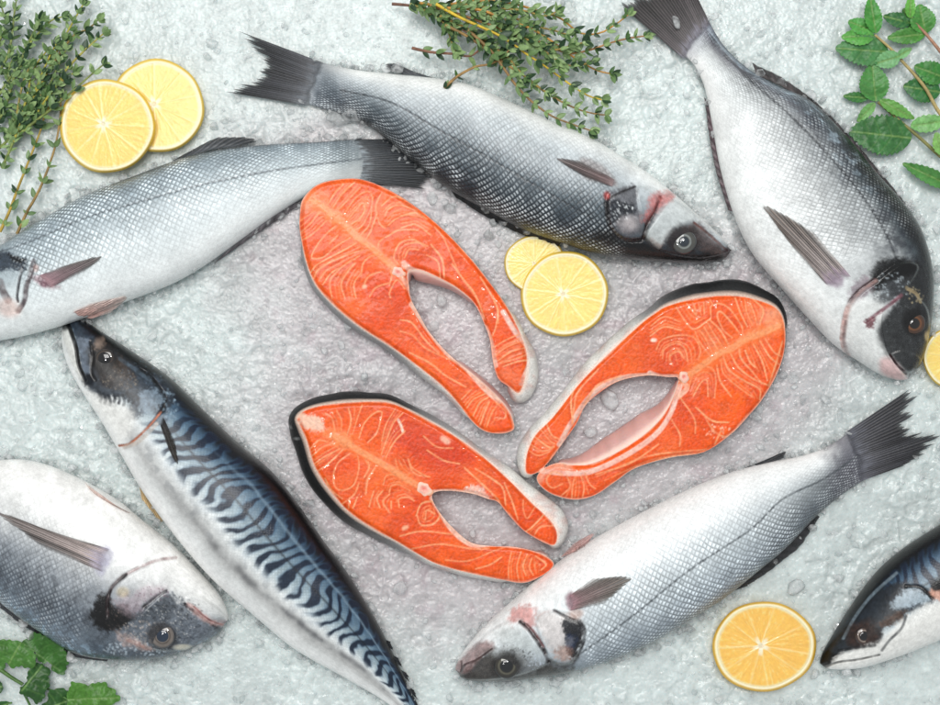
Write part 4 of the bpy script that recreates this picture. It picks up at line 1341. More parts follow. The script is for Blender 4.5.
mackG = Fish('mackerel', 'mackerel pointing left into the photo, only its black and white head in view', 'fish',
             [((819, 660), (821, 666)), ((828, 643), (832, 669)), ((850, 608), (860, 667)), ((876, 573), (895, 656)), ((903, 549), (930, 642)), ((940, 525), (965, 625)),
              ((975, 503), (1000, 603)), ((1010, 484), (1035, 578)), ((1050, 465), (1072, 548)), ((1090, 448), (1108, 512)), ((1130, 432), (1142, 475)), ((1165, 418), (1172, 440)), ((1195, 405), (1198, 415))],
             [(0, .9), (.15, .8), (.5, .74), (.85, .72), (1, .6)], mack_palette(.5, .16, 60), M_MACK, .2,
             [(0, .4), (.5, .5), (.6, .12), (1, 0)], 'whole fish lying on the ice', paint=paint_mack_right)
mackG.fin('tail_fin', [(1195, 405), (1197, 410), (1198, 415)], [(1225, 350), (1230, 395), (1260, 400)], 8, 6, (60, 66, 74), (40, 44, 50), 16, .08, seed=61, streak=.7)
mackG.fin('pectoral_fin', [(934, 586), (938, 590), (940, 596)], [(972, 566), (985, 572), (975, 584)], 0, 0, (20, 22, 26), (62, 56, 50), 9, .06, drape=True, seed=62, streak=.6, clear=.55)
mackG.eye(864, 636, 9, (70, 52, 44), (150, 138, 128), (10, 10, 12), .5, .35)

# ------------------------------------------------------------------ salmon steaks
TONES = [C(27, 28, 29), C(158, 158, 158), C(236, 235, 230), C(206, 158, 150)]
SEPT = C(246, 152, 98)


def steak(label, raw, out, lines, septum, extra, bone, seed, ztop=27.0):
    cx, cy = out[:, 0].mean(), out[:, 1].mean()
    base = W(cx, cy, 0)
    root = thing('salmon_steak', label, 'salmon steak', base, 'raw salmon steaks in the middle of the ice')
    X, Y, d, Q = grid_fill(out[:, :2], 0.85)
    n1 = fbm(X, Y, 14, 4, seed)
    n2 = fbm(X, Y, 5, 3, seed + 1)
    n3 = fbm(X, Y, 2.2, 2, seed + 9)
    col = C(239, 90, 18)[None] * (0.74 + 0.5 * n1[:, None]) * (0.78 + 0.3 * n2[:, None] + .16 * n3[:, None])
    red = sstep(.48, .72, fbm(X, Y, 42, 3, seed + 2))[:, None] * .32
    col = col * (1 - red) + C(218, 58, 26) * red
    lo = sstep(.5, .75, fbm(X, Y, 30, 3, seed + 11))[:, None] * .45
    col = col * (1 - lo) + C(248, 112, 42) * lo
    P = Painter(X, Y, col)
    # fine muscle sheets: thin, faint contour lines curling round each half
    fld = fbm(X, Y, 46, 2, seed + 5) * 26 + np.hypot(X - bone[0], Y - bone[1]) * .16
    fr = np.abs((fld % 1.0) - .5) * 2
    fine = (1 - sstep(.0, .34, 1 - fr)) * sstep(.3, .55, fbm(X, Y, 22, 3, seed + 6)) * .30
    col[:] = col * (1 - fine[:, None]) + C(250, 140, 84) * fine[:, None]
    for k_ in range(2):                                  # darker muscle beside the bone
        a_ = math.atan2(septum[0][1] - septum[-1][1], septum[0][0] - septum[-1][0]) + (1.9 if k_ else -1.9)
        P.blob(bone[0] + 30 * math.cos(a_), bone[1] + 30 * math.sin(a_), 27, 20, C(210, 56, 16), .45, a_, .7, .4, 0, 9)
    extra(P)
    r = np.random.default_rng(seed)
    rs = [arc_resample(np.array(l_, float), 12) for l_ in lines]
    more = []
    for i_ in range(len(rs)):
        for j_ in range(i_ + 1, min(i_ + 4, len(rs))):
            for o_ in (rs[j_], rs[j_][::-1]):
                dd = np.hypot(*(rs[i_] - o_).T)
                if 5 < dd.mean() < 15 and dd.max() < 22:
                    for f_ in ((.5,) if dd.mean() < 9 else (.34, .67)):
                        more.append(rs[i_] * (1 - f_) + o_ * f_)
    for ln in more:
        P.line(ln, r.uniform(.3, .6), C(250, 150, 98), r.uniform(.35, .65), 1.0, -.15, .7, .6)
    for ln in lines:
        w = r.uniform(.25, .8)
        q_ = arc_resample(spline(ln, 24), 14) if len(ln) > 2 else arc_resample(np.array(ln, float), 14)
        t_ = np.gradient(q_, axis=0)
        t_ /= np.linalg.norm(t_, axis=1, keepdims=True) + 1e-9
        P.line(q_ + 1.9 * np.stack([-t_[:, 1], t_[:, 0]], -1), 1.4, C(206, 54, 12), .28, 2.6, -.2, .6, .5, smooth=False)  # shading along one side of each line, put into the colour for flake depth
        jl = [(x + r.uniform(-1, 1), y + r.uniform(-1, 1)) for x, y in ln]
        P.line(jl, w + .8, C(246, 118, 60), .2, 2.0, 0, .4, .4)
        P.line(jl, w, C(251, 172, 122), r.uniform(.55, .9), 1.0, r.uniform(-.3, .2), .6, .5)
    P.line(septum, 9, C(249, 128, 64), .45, 9, 0, 0, .4)
    P.line(septum, 3.6, SEPT, .9, 2.6, .3, 0, .35)
    # pale rim of fat under the skin
    rim = (1 - sstep(.2, .7 + 3.4 * n1 * sstep(.3, .8, fbm(X, Y, 18, 3, seed + 8)), d))[:, None] * .55
    col[:] = col * (1 - rim) + C(246, 206, 182) * rim
    # rounded, slightly uneven cut face
    Z = ztop - 3.0 * (1 - sstep(0, 6, d)) ** 2 + 2.2 * (fbm(X, Y, 34, 3, seed + 3) - .5) + .5 * (n2 - .5) + P.h
    mesh_obj('flesh', W(X, Y, Z), Q, col=col, mat=M_FLESH, parent=root)
    # skin and cavity wall: one band from the cut face over the bulge down to the ice
    o = out
    tang = np.roll(o[:, :2], -3, 0) - np.roll(o[:, :2], 3, 0)
    nrm = np.stack([tang[:, 1], -tang[:, 0]], -1)
    nrm /= np.linalg.norm(nrm, axis=1, keepdims=True) + 1e-9
    area2 = np.sum(o[:, 0] * np.roll(o[:, 1], -1) - np.roll(o[:, 0], -1) * o[:, 1])
    if area2 < 0:
        nrm = -nrm
    jit = .86 + .28 * fbm(o[:, 0], o[:, 1], 28, 2, seed + 21)
    o = o.copy()
    o[:, 2] *= jit
    prof = [(0.0, -2.9), (.1, -3.2), (.35, -4.5), (.65, -8), (.9, -12.5), (1.0, -17), (.9, -22), (.6, -27), (.2, -31)]
    rows, cols = [], []
    tone = np.clip(o[:, 3], 0, 3)
    tc = np.stack([np.interp(tone, [0, 1, 2, 3], [t[k] for t in TONES]) for k in range(3)], -1)
    for i, (f, dz) in enumerate(prof):
        p = o[:, :2] + nrm * (np.where(o[:, 2] < 3, o[:, 2] * .4 - .3, o[:, 2]) * f)[:, None]
        Zr = ztop + dz + 0 * o[:, 0]
        rows.append(W(p[:, 0], p[:, 1], Zr))
        nn = 0.78 + 0.44 * fbm(p[:, 0], p[:, 1] + 4 * i, 6, 3, seed)
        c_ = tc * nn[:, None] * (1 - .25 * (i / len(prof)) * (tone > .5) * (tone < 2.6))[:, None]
        fl = (fbm(p[:, 0], p[:, 1] + 3 * i, 2.5, 2, seed + 5) > .80) & (tone < .5) & (i > 2)
        c_ = np.where(fl[:, None], C(120, 122, 122), c_)
        bl = (sstep(.56, .74, fbm(p[:, 0], p[:, 1] + 2 * i, 9, 3, seed + 14)) * .45 * (tone > 1.3))[:, None]
        c_ = c_ * (1 - bl) + C(206, 150, 140) * bl
        if i < 2:
            c_ = c_ * .3 + C(244, 214, 196) * .7
        cols.append(c_)
    V = np.vstack(rows)
    q = grid_quads(len(prof), len(o), wrap_m=True, flip=area2 < 0)
    is_cav = tone > 2.5
    qc = is_cav[q % len(o)].all(1)
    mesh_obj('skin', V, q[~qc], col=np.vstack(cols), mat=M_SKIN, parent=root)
    if qc.any():
        mesh_obj('cavity_wall', V, q[qc], col=np.vstack(cols), mat=M_BONE, parent=root)
    # backbone
    bx, by, br = bone
    n, m = 9, 36
    rr = np.linspace(0, 1, n)
    ph = np.linspace(0, 2 * math.pi, m, endpoint=False)
    wob = 1 + .14 * np.sin(2 * ph + seed) + .08 * np.sin(5 * ph)
    Xb = bx + br * np.outer(rr, np.cos(ph) * wob)
    Yb = by + br * np.outer(rr, np.sin(ph) * wob)
    Zb = ztop + 1.5 - 2.4 * rr[:, None] ** 3 + 0 * Xb - 1.0 * np.exp(-(rr[:, None] / .3) ** 2)
    cb = lerp_table([(0, (226, 120, 110)), (.35, (238, 168, 150)), (.7, (244, 206, 188)), (1, (244, 170, 130))], np.broadcast_to(rr[:, None], Xb.shape).ravel())
    cb = cb * (.85 + .3 * fbm(Xb.ravel(), Yb.ravel(), 3, 3, seed))[:, None]
    mesh_obj('backbone', W(Xb, Yb, Zb).reshape(-1, 3), grid_quads(n, m, wrap_m=True), col=cb, mat=M_BONE, parent=root)
    return root


za, zb_, zc_ = zoomed(290, 170, 5.423), zoomed(400, 190, 5.42), zoomed(400, 300, 5.033)
LA = [za(*p) for p in [
    [(205, 190), (240, 130), (290, 75)], [(235, 205), (285, 135), (345, 65)], [(265, 215), (330, 150), (385, 95)],
    [(300, 225), (360, 150), (420, 115), (445, 135), (440, 190), (400, 290), (350, 330)], [(310, 270), (350, 225), (395, 185), (400, 215), (365, 270), (330, 295)],
    [(445, 200), (430, 290), (385, 350)], [(500, 120), (460, 200), (490, 290), (510, 310)], [(470, 240), (440, 330), (415, 375)],
    [(500, 190), (560, 150), (620, 160), (690, 200)], [(510, 260), (540, 215), (600, 190), (690, 220)], [(530, 300), (570, 260), (640, 245), (720, 260)],
    [(590, 520), (565, 470), (580, 410), (620, 385), (680, 380), (730, 420)], [(620, 470), (650, 430), (700, 430)], [(480, 420), (490, 380), (540, 350), (600, 330), (690, 330)],
    [(60, 330), (110, 290), (150, 240), (190, 225)], [(55, 390), (120, 350), (200, 270)], [(60, 280), (100, 240), (140, 215)],
    [(250, 310), (200, 340), (150, 400), (115, 470), (180, 470), (250, 420), (330, 370)], [(215, 400), (265, 350)],
    [(110, 560), (140, 520), (200, 480), (290, 440), (360, 400)], [(130, 590), (150, 540), (230, 500), (330, 450), (400, 430)], [(180, 620), (220, 560), (300, 510), (380, 460)],
    [(390, 570), (400, 500), (450, 460), (510, 490), (545, 560), (540, 620)], [(360, 690), (350, 620), (380, 560)], [(400, 640), (430, 580), (490, 545)],
    [(230, 690), (220, 610), (260, 540), (330, 490)], [(300, 700), (280, 620), (320, 545), (360, 500)], [(550, 690), (540, 660), (580, 600), (620, 640)], [(430, 690), (470, 640), (530, 610)]]]
LA += [zb_(*p) for p in [
    [(190, 200), (240, 260), (300, 400), (350, 500), (420, 600), (460, 700)], [(280, 400), (340, 480), (400, 560), (440, 660)], [(220, 480), (200, 390), (150, 350)],
    [(430, 470), (490, 560), (530, 640), (530, 720)], [(20, 290), (90, 280), (150, 300)], [(10, 200), (90, 190), (170, 240)], [(0, 140), (80, 120), (150, 160)], [(170, 300), (230, 380), (240, 480)]]]
LA += [zc_(*p) for p in [
    [(470, 0), (490, 60), (480, 140), (455, 200)], [(470, 240), (530, 200), (590, 175)], [(480, 285), (540, 240), (615, 205)], [(490, 310), (560, 265), (640, 235)],
    [(510, 320), (580, 290), (650, 265)], [(520, 330), (590, 312), (650, 300)], [(0, 95), (60, 120), (130, 200), (200, 270)], [(0, 160), (60, 180), (120, 240), (200, 280), (300, 320)],
    [(50, 260), (150, 320), (230, 380), (330, 440)], [(310, 500), (360, 450)], [(335, 545), (370, 500), (430, 470)], [(370, 580), (400, 520), (440, 490)], [(405, 630), (430, 560), (450, 510)],
    [(440, 640), (460, 570), (490, 520)], [(480, 520), (530, 560), (520, 600), (490, 590)]]]


def extra_a(P):
    P.blob(313, 203, 15, 10, C(246, 150, 108), .8, -.5, .6, .3)
    P.poly(za((180, 210), (260, 215), (290, 280), (250, 290), (200, 260)), SEPT, .8, 3, .2)
    P.poly(za((310, 265), (350, 225), (398, 190), (395, 220), (360, 275), (325, 290)), C(250, 128, 74), .8, 2)
    P.line(zb_((20, 400), (60, 432), (150, 465), (220, 500), (300, 545), (380, 620), (440, 690)), 4.0, C(244, 186, 166), .9, 2, .8, 0, .3)
    P.line(za((560, 540), (620, 600), (670, 690)), 3.0, C(246, 176, 150), .85, 2, .5)
    P.line(zc_((60, 20), (130, 130), (240, 270), (330, 340), (430, 450), (500, 510)), 3.2, C(246, 206, 186), .85, 2, .5)
    P.line(zc_((430, 140), (460, 220), (480, 330)), 3.0, C(246, 200, 180), .8, 2, .4)
    P.blob(*za((405, 632))[0], 2.4, 2, C(250, 220, 190), .9)
    P.line(zc_((520, 60), (580, 160), (660, 260), (650, 330), (610, 420)), 3, C(244, 220, 208), .7, 2)
    P.blob(*zc_((560, 390))[0], 12, 7, C(236, 110, 62), .8, .5, .4, .5)


steak('tallest salmon steak, beside the two thin lemon slices and below the crossed bass', STEAK_A, STEAK_OUT[0], LA,
      za((120, 160), (190, 210), (250, 260), (300, 300), (360, 360), (430, 410), (520, 490), (575, 540)), extra_a, (398, 272, 7), 101)

zd, ze = zoomed(650, 270, 5.42), zoomed(510, 370, 3.76)
LB = [zd(*p) for p in [
    [(600, 290), (610, 220), (560, 160)], [(575, 300), (560, 230), (540, 160)], [(550, 300), (520, 230), (510, 160)], [(530, 310), (490, 230), (460, 150)],
    [(490, 350), (440, 280), (380, 230), (365, 250), (400, 320), (450, 370)], [(330, 260), (335, 200), (370, 180), (430, 210), (490, 300), (500, 340)],
    [(430, 410), (380, 330), (330, 270)], [(400, 430), (350, 350), (315, 290)], [(370, 440), (330, 370), (290, 310)], [(345, 455), (300, 370), (270, 330)], [(330, 470), (270, 390), (240, 330)],
    [(330, 260), (250, 320), (210, 300), (140, 200)], [(250, 250), (200, 180)], [(255, 240), (240, 190)], [(290, 240), (290, 170)], [(340, 190), (325, 160)],
    [(30, 430), (60, 380), (140, 350), (230, 360), (270, 430), (260, 490)], [(70, 480), (80, 430), (140, 400), (190, 430), (210, 500)], [(0, 300), (80, 250), (160, 280)], [(0, 360), (80, 310), (170, 330)],
    [(120, 520), (110, 470), (150, 440), (180, 480)], [(560, 400), (610, 500), (640, 600)], [(590, 380), (650, 470), (700, 510)], [(520, 430), (540, 500), (570, 530)],
    [(430, 450), (480, 530), (560, 590), (640, 630)], [(400, 470), (430, 540), (520, 600), (590, 650), (600, 700)], [(380, 490), (400, 560), (480, 640), (550, 690)],
    [(640, 630), (690, 500), (720, 380)], [(210, 640), (240, 560), (290, 520), (340, 540), (355, 600), (345, 690)], [(240, 680), (270, 610), (310, 600), (320, 680)],
    [(360, 520), (380, 600), (440, 690)], [(620, 370), (670, 440), (715, 470)], [(480, 420), (500, 480), (560, 560), (610, 610)]]]
LB += [ze(*p) for p in [
    [(330, 0), (260, 80), (240, 150), (235, 205)], [(250, 50), (232, 110), (235, 200)], [(130, 190), (160, 240), (190, 260)], [(110, 220), (150, 265), (170, 280)], [(90, 245), (140, 285), (165, 290)],
    [(75, 275), (120, 300), (160, 295)], [(60, 300), (100, 320), (150, 305)], [(265, 400), (275, 440), (270, 480)], [(240, 400), (235, 440), (230, 480)], [(215, 400), (225, 440), (190, 475)],
    [(280, 390), (300, 430), (320, 450)], [(200, 395), (160, 385), (140, 410), (160, 440), (195, 430)], [(330, 400), (500, 330), (640, 310), (740, 300)], [(380, 430), (560, 340), (720, 310)],
    [(730, 170), (770, 230), (820, 250), (870, 200)], [(790, 230), (770, 280)], [(640, 110), (690, 180), (700, 240)], [(700, 140), (760, 190), (820, 200)], [(600, 180), (640, 240), (640, 290)],
    [(420, 20), (330, 60), (280, 130)], [(320, 390), (450, 350), (560, 280)]]]


def extra_b(P):
    P.blob(772, 318, 13, 12, C(246, 158, 118), .85, 0, .5, .35)
    P.poly(zd((500, 350), (600, 310), (640, 340), (560, 380), (480, 400)), SEPT, .8, 3, .2)
    P.line(zd((0, 560), (60, 580), (150, 580)), 3.4, C(246, 200, 182), .85, 2, .5)
    P.line(ze((120, 380), (230, 390), (310, 380), (420, 330), (540, 250), (600, 170), (640, 60)), 3.0, C(246, 200, 184), .85, 2, .5, 0, .3)
    P.line(ze((185, 280), (230, 200), (310, 90), (420, 30), (540, 20)), 2.8, C(247, 208, 190), .85, 2, .4)
    P.poly(ze((90, 410), (130, 370), (210, 330), (230, 380), (160, 380), (110, 430)), C(244, 186, 158), .6, 4)
    P.blob(*zd((285, 590))[0], 9, 6, C(240, 104, 62), .8, .3, .4, .3, .6)
    P.blob(*zd((250, 650))[0], 5, 9, C(240, 110, 66), .8, .2, .4, .3, .6)
    P.blob(*zd((330, 640))[0], 5, 8, C(232, 90, 50), .8, -.2, .4, .3, .5)
    P.line(zd((170, 600), (200, 640), (150, 690)), 3.2, C(246, 186, 160), .8, 2)
    P.speckle(*ze((780, 230))[0], 14, 8, C(250, 206, 176), 30, .8, .8, 3)
    P.blob(*zd((20, 380))[0], 3, 2, C(252, 226, 206), .9)


steak('salmon steak with thick black skin on its upper rim, nearest the big bream', STEAK_B, STEAK_OUT[1], LB,
      zd((700, 300), (600, 345), (520, 375), (440, 425), (370, 455), (300, 505), (220, 560), (185, 580)), extra_b, (684, 377, 6), 131)

zf, zg = zoomed(280, 380, 5.42), zoomed(400, 430, 4.406)
LC = [zf(*p) for p in [
    [(360, 300), (380, 220), (370, 160)], [(390, 290), (420, 210), (440, 140)], [(430, 310), (460, 240), (510, 180), (545, 175), (545, 210), (520, 290), (480, 340)],
    [(550, 330), (580, 240), (620, 150)], [(545, 400), (580, 310), (620, 230), (670, 180)], [(570, 420), (620, 330), (680, 280)], [(330, 280), (330, 220), (310, 170)], [(300, 270), (280, 210), (250, 180)],
    [(300, 340), (230, 370), (175, 410)], [(330, 370), (240, 420), (190, 455)], [(340, 380), (260, 450), (205, 490)], [(260, 330), (210, 330), (165, 370)],
    [(380, 400), (320, 450), (290, 520), (295, 580), (340, 600), (400, 560), (430, 480), (420, 400)], [(460, 430), (480, 470), (460, 530)], [(520, 460), (480, 540), (460, 620)],
    [(330, 680), (400, 620), (430, 560)], [(560, 570), (570, 520), (620, 510), (680, 540)], [(590, 610), (600, 580), (650, 570), (710, 600)], [(650, 690), (650, 650), (690, 640), (730, 660)],
    [(400, 690), (420, 640)], [(480, 690), (490, 650), (510, 600)], [(540, 690), (530, 640), (560, 600)], [(600, 700), (605, 660)], [(620, 430), (640, 480), (700, 520)], [(690, 430), (720, 480), (790, 520)],
    [(240, 540), (280, 600), (340, 640)], [(600, 720), (560, 660), (590, 620)], [(380, 640), (370, 690)]]]
LC += [zg(*p) for p in [
    [(75, 380), (100, 320), (150, 320), (175, 370), (150, 415), (90, 420), (75, 380)], [(110, 390), (120, 350), (150, 370)], [(0, 470), (100, 450), (230, 460)], [(50, 520), (180, 505), (320, 520), (390, 525)],
    [(200, 575), (300, 575), (400, 540), (460, 520)], [(330, 610), (400, 590), (450, 560)], [(490, 540), (475, 600), (480, 660)], [(530, 540), (515, 600), (520, 670)], [(560, 545), (545, 600), (555, 640)],
    [(585, 560), (570, 600), (590, 640)], [(600, 560), (640, 590), (620, 620)], [(280, 170), (360, 240), (420, 300), (450, 340)], [(460, 230), (490, 310), (520, 400)],
    [(545, 310), (540, 350), (560, 390), (600, 340)], [(640, 360), (590, 420), (555, 450)], [(690, 420), (620, 430), (590, 465)], [(40, 130), (60, 190), (130, 210)], [(100, 30), (160, 70), (230, 80)],
    [(120, 90), (190, 130), (260, 150)], [(330, 170), (400, 210), (450, 260), (470, 330)]]]


def extra_c(P):
    P.poly(zf((85, 190), (150, 185), (210, 200), (240, 260), (170, 270), (120, 250)), C(240, 206, 182), .85, 3, .35)
    P.poly(zf((240, 290), (350, 280), (390, 340), (340, 380), (300, 360)), SEPT, .8, 3.5, .3)
    P.poly(zf((560, 200), (700, 190), (900, 290), (1060, 420), (960, 470), (800, 440), (640, 380)), C(206, 50, 26), .65, 8, .4)
    P.line(zf((640, 215), (655, 245), (666, 280)), 1.8, C(252, 226, 206), .95, .8)
    P.poly(zg((280, 265), (350, 245), (400, 300), (430, 340), (380, 320), (330, 300)), C(244, 196, 178), .85, 2.5, .4)
    P.speckle(*zg((340, 280))[0], 16, 9, C(252, 232, 220), 26, .8, .8, 5)
    P.line(zg((150, 275), (240, 272), (330, 290)), 3.0, C(247, 206, 186), .85, 2, .4)
    P.line(zg((140, 300), (230, 440), (320, 505), (420, 500), (560, 510)), 2.8, C(247, 206, 186), .85, 2, .4)
    P.blob(*zg((200, 45))[0], 5, 3, C(250, 196, 170), .8, .5, .5, .4)
    P.blob(*zg((25, 430))[0], 4, 2.5, C(250, 190, 150), .8, -.4, .5, .4)


steak('salmon steak with black skin wrapped round its rounded end, beside the striped mackerel', STEAK_C, STEAK_OUT[2], LC,
      zf((290, 300), (370, 345), (430, 385), (520, 435), (620, 495), (700, 545), (760, 580)), extra_c, (424, 489, 8.5), 151)

for _o in STEAK_OUT:
    EDGES.append((_o[:, :2], 110))
build_chips(EDGES)

# ------------------------------------------------------------------ lemon slices


def lemon(label, cx, cy, rx, ry, z0, th, tilt, nseg, a0, pulp_c, core, seed, rind_out=(238, 200, 70), ang=0.0, core_r=.11):
    """tilt = (dz/dx, dz/dy) of the cut face"""
    r = np.random.default_rng(seed)
    root = thing('lemon_slice', label, 'lemon slice', W(cx, cy, 0), 'lemon slices on the ice')
    m = 220
    ph = np.linspace(0, 2 * math.pi, m, endpoint=False)
    wob = 1 + .012 * np.sin(2 * ph + seed) + .010 * np.sin(3 * ph + 2 * seed) + .006 * np.sin(7 * ph + seed)
    ca, sa = math.cos(ang), math.sin(ang)

    def pt(f):
        ex, ey = np.outer(f, rx * wob * np.cos(ph)), np.outer(f, ry * wob * np.sin(ph))
        return cx + ex * ca - ey * sa, cy + ex * sa + ey * ca

    def height(X, Y):
        return z0 + th + tilt[0] * (X - cx) + tilt[1] * (Y - cy)
    # pulp
    n = 56
    f = np.linspace(0, .935, n)
    X, Y = pt(f)
    F = np.broadcast_to(f[:, None], X.shape)
    cxx, cyy = core
    A = (np.arctan2(Y - cyy, X - cxx) - a0) % (2 * math.pi)
    edges = np.sort((np.arange(nseg) + r.uniform(-.22, .22, nseg)) * 2 * math.pi / nseg)
    da = np.min(np.abs((A[..., None] - edges + math.pi) % (2 * math.pi) - math.pi), -1)
    R = np.hypot(X - cxx, Y - cyy)
    dm = da * R
    wig = 1.2 * (fbm(X, Y, 9, 2, seed) - .5)
    mem = (1 - sstep(.1, 1.5, dm + wig)) * (.35 + .65 * fbm(X, Y, 14, 2, seed + 7))
    ves = fbm(A * 26, R * .16, 1.0, 3, seed)                # radial juice sacs
    ves2 = fbm(A * 9, R * .10, 1.0, 2, seed + 4)
    base = C(*pulp_c)[None, None] * (.84 + .18 * ves[..., None] + .14 * ves2[..., None])
    lite = sstep(.62, .8, ves)[..., None] * .4
    base = base * (1 - lite) + C(252, 232, 168) * lite
    col = base * (1 - .5 * mem[..., None]) + C(251, 238, 186) * .5 * mem[..., None]
    cr = core_r * rx
    star = 1 - sstep(.55, 1.25, R / (cr * (1 + .5 * np.sin(A * nseg * .5) + .5 * fbm(X, Y, 5, 2, seed))))
    col = col * (1 - star[..., None] * .9) + C(248, 240, 214) * star[..., None] * .9
    hole = 1 - sstep(.25, .55, R / cr)
    col = col * (1 - hole[..., None] * .4) + C(206, 190, 150) * hole[..., None] * .4
    edge = sstep(.86, .935, F + .03 * (fbm(X, Y, 7, 3, seed + 9) - .5))[..., None]
    col = col * (1 - edge) + C(250, 236, 190) * edge
    Z = height(X, Y) + .35 * mem - .9 * hole + .35 * (ves - .5) - .2
    mesh_obj('pulp', W(X, Y, Z).reshape(-1, 3), grid_quads(n, m, wrap_m=True), col=col.reshape(-1, 3), mat=M_PULP, parent=root)
    # rind: pale pith ring on top, yellow skin round the side, underside
    prof = [(.93, 0, 0), (.945, .25, 0), (.96, .2, .15), (.978, 0, .5), (.99, -.6, .85), (1.0, -1.6, 1), (1.022, -th * .35, 1), (1.03, -th * .75, 1), (.975, -th, .9), (.5, -th, .2), (.01, -th, .2)]
    rows, cols = [], []
    for k, (ff, dz, q) in enumerate(prof):
        Xr, Yr = pt(np.array([ff]))
        Zr = height(Xr, Yr) + dz
        rows.append(W(Xr, Yr, Zr).reshape(-1, 3))
        cc = C(250, 240, 204) * (1 - q) + C(*rind_out) * q
        cols.append(np.broadcast_to(cc, (m, 3)) * (.93 + .14 * fbm(Xr[0], Yr[0], 6, 3, seed))[:, None])
    mesh_obj('rind', np.vstack(rows), grid_quads(len(prof), m, wrap_m=True), col=np.vstack(cols), mat=M_RIND, parent=root)
    return root


LEM = (247, 217, 124)
lemon('lemon slice lying behind its twin, between thyme and the tail of the top bass', 157, 106, 46, 45.5, 3, 8, (.02, .03), 10, .3, LEM, (154, 104), 201)
lemon('lemon slice overlapping its twin, touching the thyme and above the silver bass', 107, 126, 46, 46, 9, 8, (.08, -.03), 11, .1, LEM, (103, 124), 202)
lemon('small lemon slice tucked behind the larger one above the salmon steaks', 535, 264, 29.5, 28.5, 2, 7, (-.03, 0), 9, .5, (249, 222, 132), (534, 263), 203, core_r=.06)
lemon('front lemon slice of the pair above the salmon steaks', 564.7, 294, 42.5, 41.5, 6, 8, (.08, -.03), 10, .2, (248, 220, 128), (563, 294), 204)
lemon('orange-yellow lemon slice between the sea bass and the mackerel head', 764, 646.5, 51, 43.5, 3, 9, (0, .04), 10, .05, (248, 198, 100), (761, 646), 205, rind_out=(242, 190, 50))
lemon('lemon slice cut off by the right edge below the big bream', 955, 358, 31.5, 30.5, 3, 7, (0, 0), 9, .4, LEM, (955, 358), 206)

# ------------------------------------------------------------------ herbs


def tube(pts, rad, seg=7):
    """pts (n,3) px,py,z -> verts, quads"""
    p = np.asarray(pts, float)
    w = W(p[:, 0], p[:, 1], p[:, 2])
    t = np.gradient(w, axis=0)
    t /= np.linalg.norm(t, axis=1, keepdims=True) + 1e-12
    up = np.array([0, 0, 1.0])
    a = np.cross(t, up)
    a /= np.linalg.norm(a, axis=1, keepdims=True) + 1e-9
    b = np.cross(a, t)
    ph = np.linspace(0, 2 * math.pi, seg, endpoint=False)
    V = w[:, None] + (a[:, None] * np.cos(ph)[None, :, None] + b[:, None] * np.sin(ph)[None, :, None]) * (np.asarray(rad) * S)[:, None, None]
    return V.reshape(-1, 3), grid_quads(len(p), seg, wrap_m=True, flip=True)


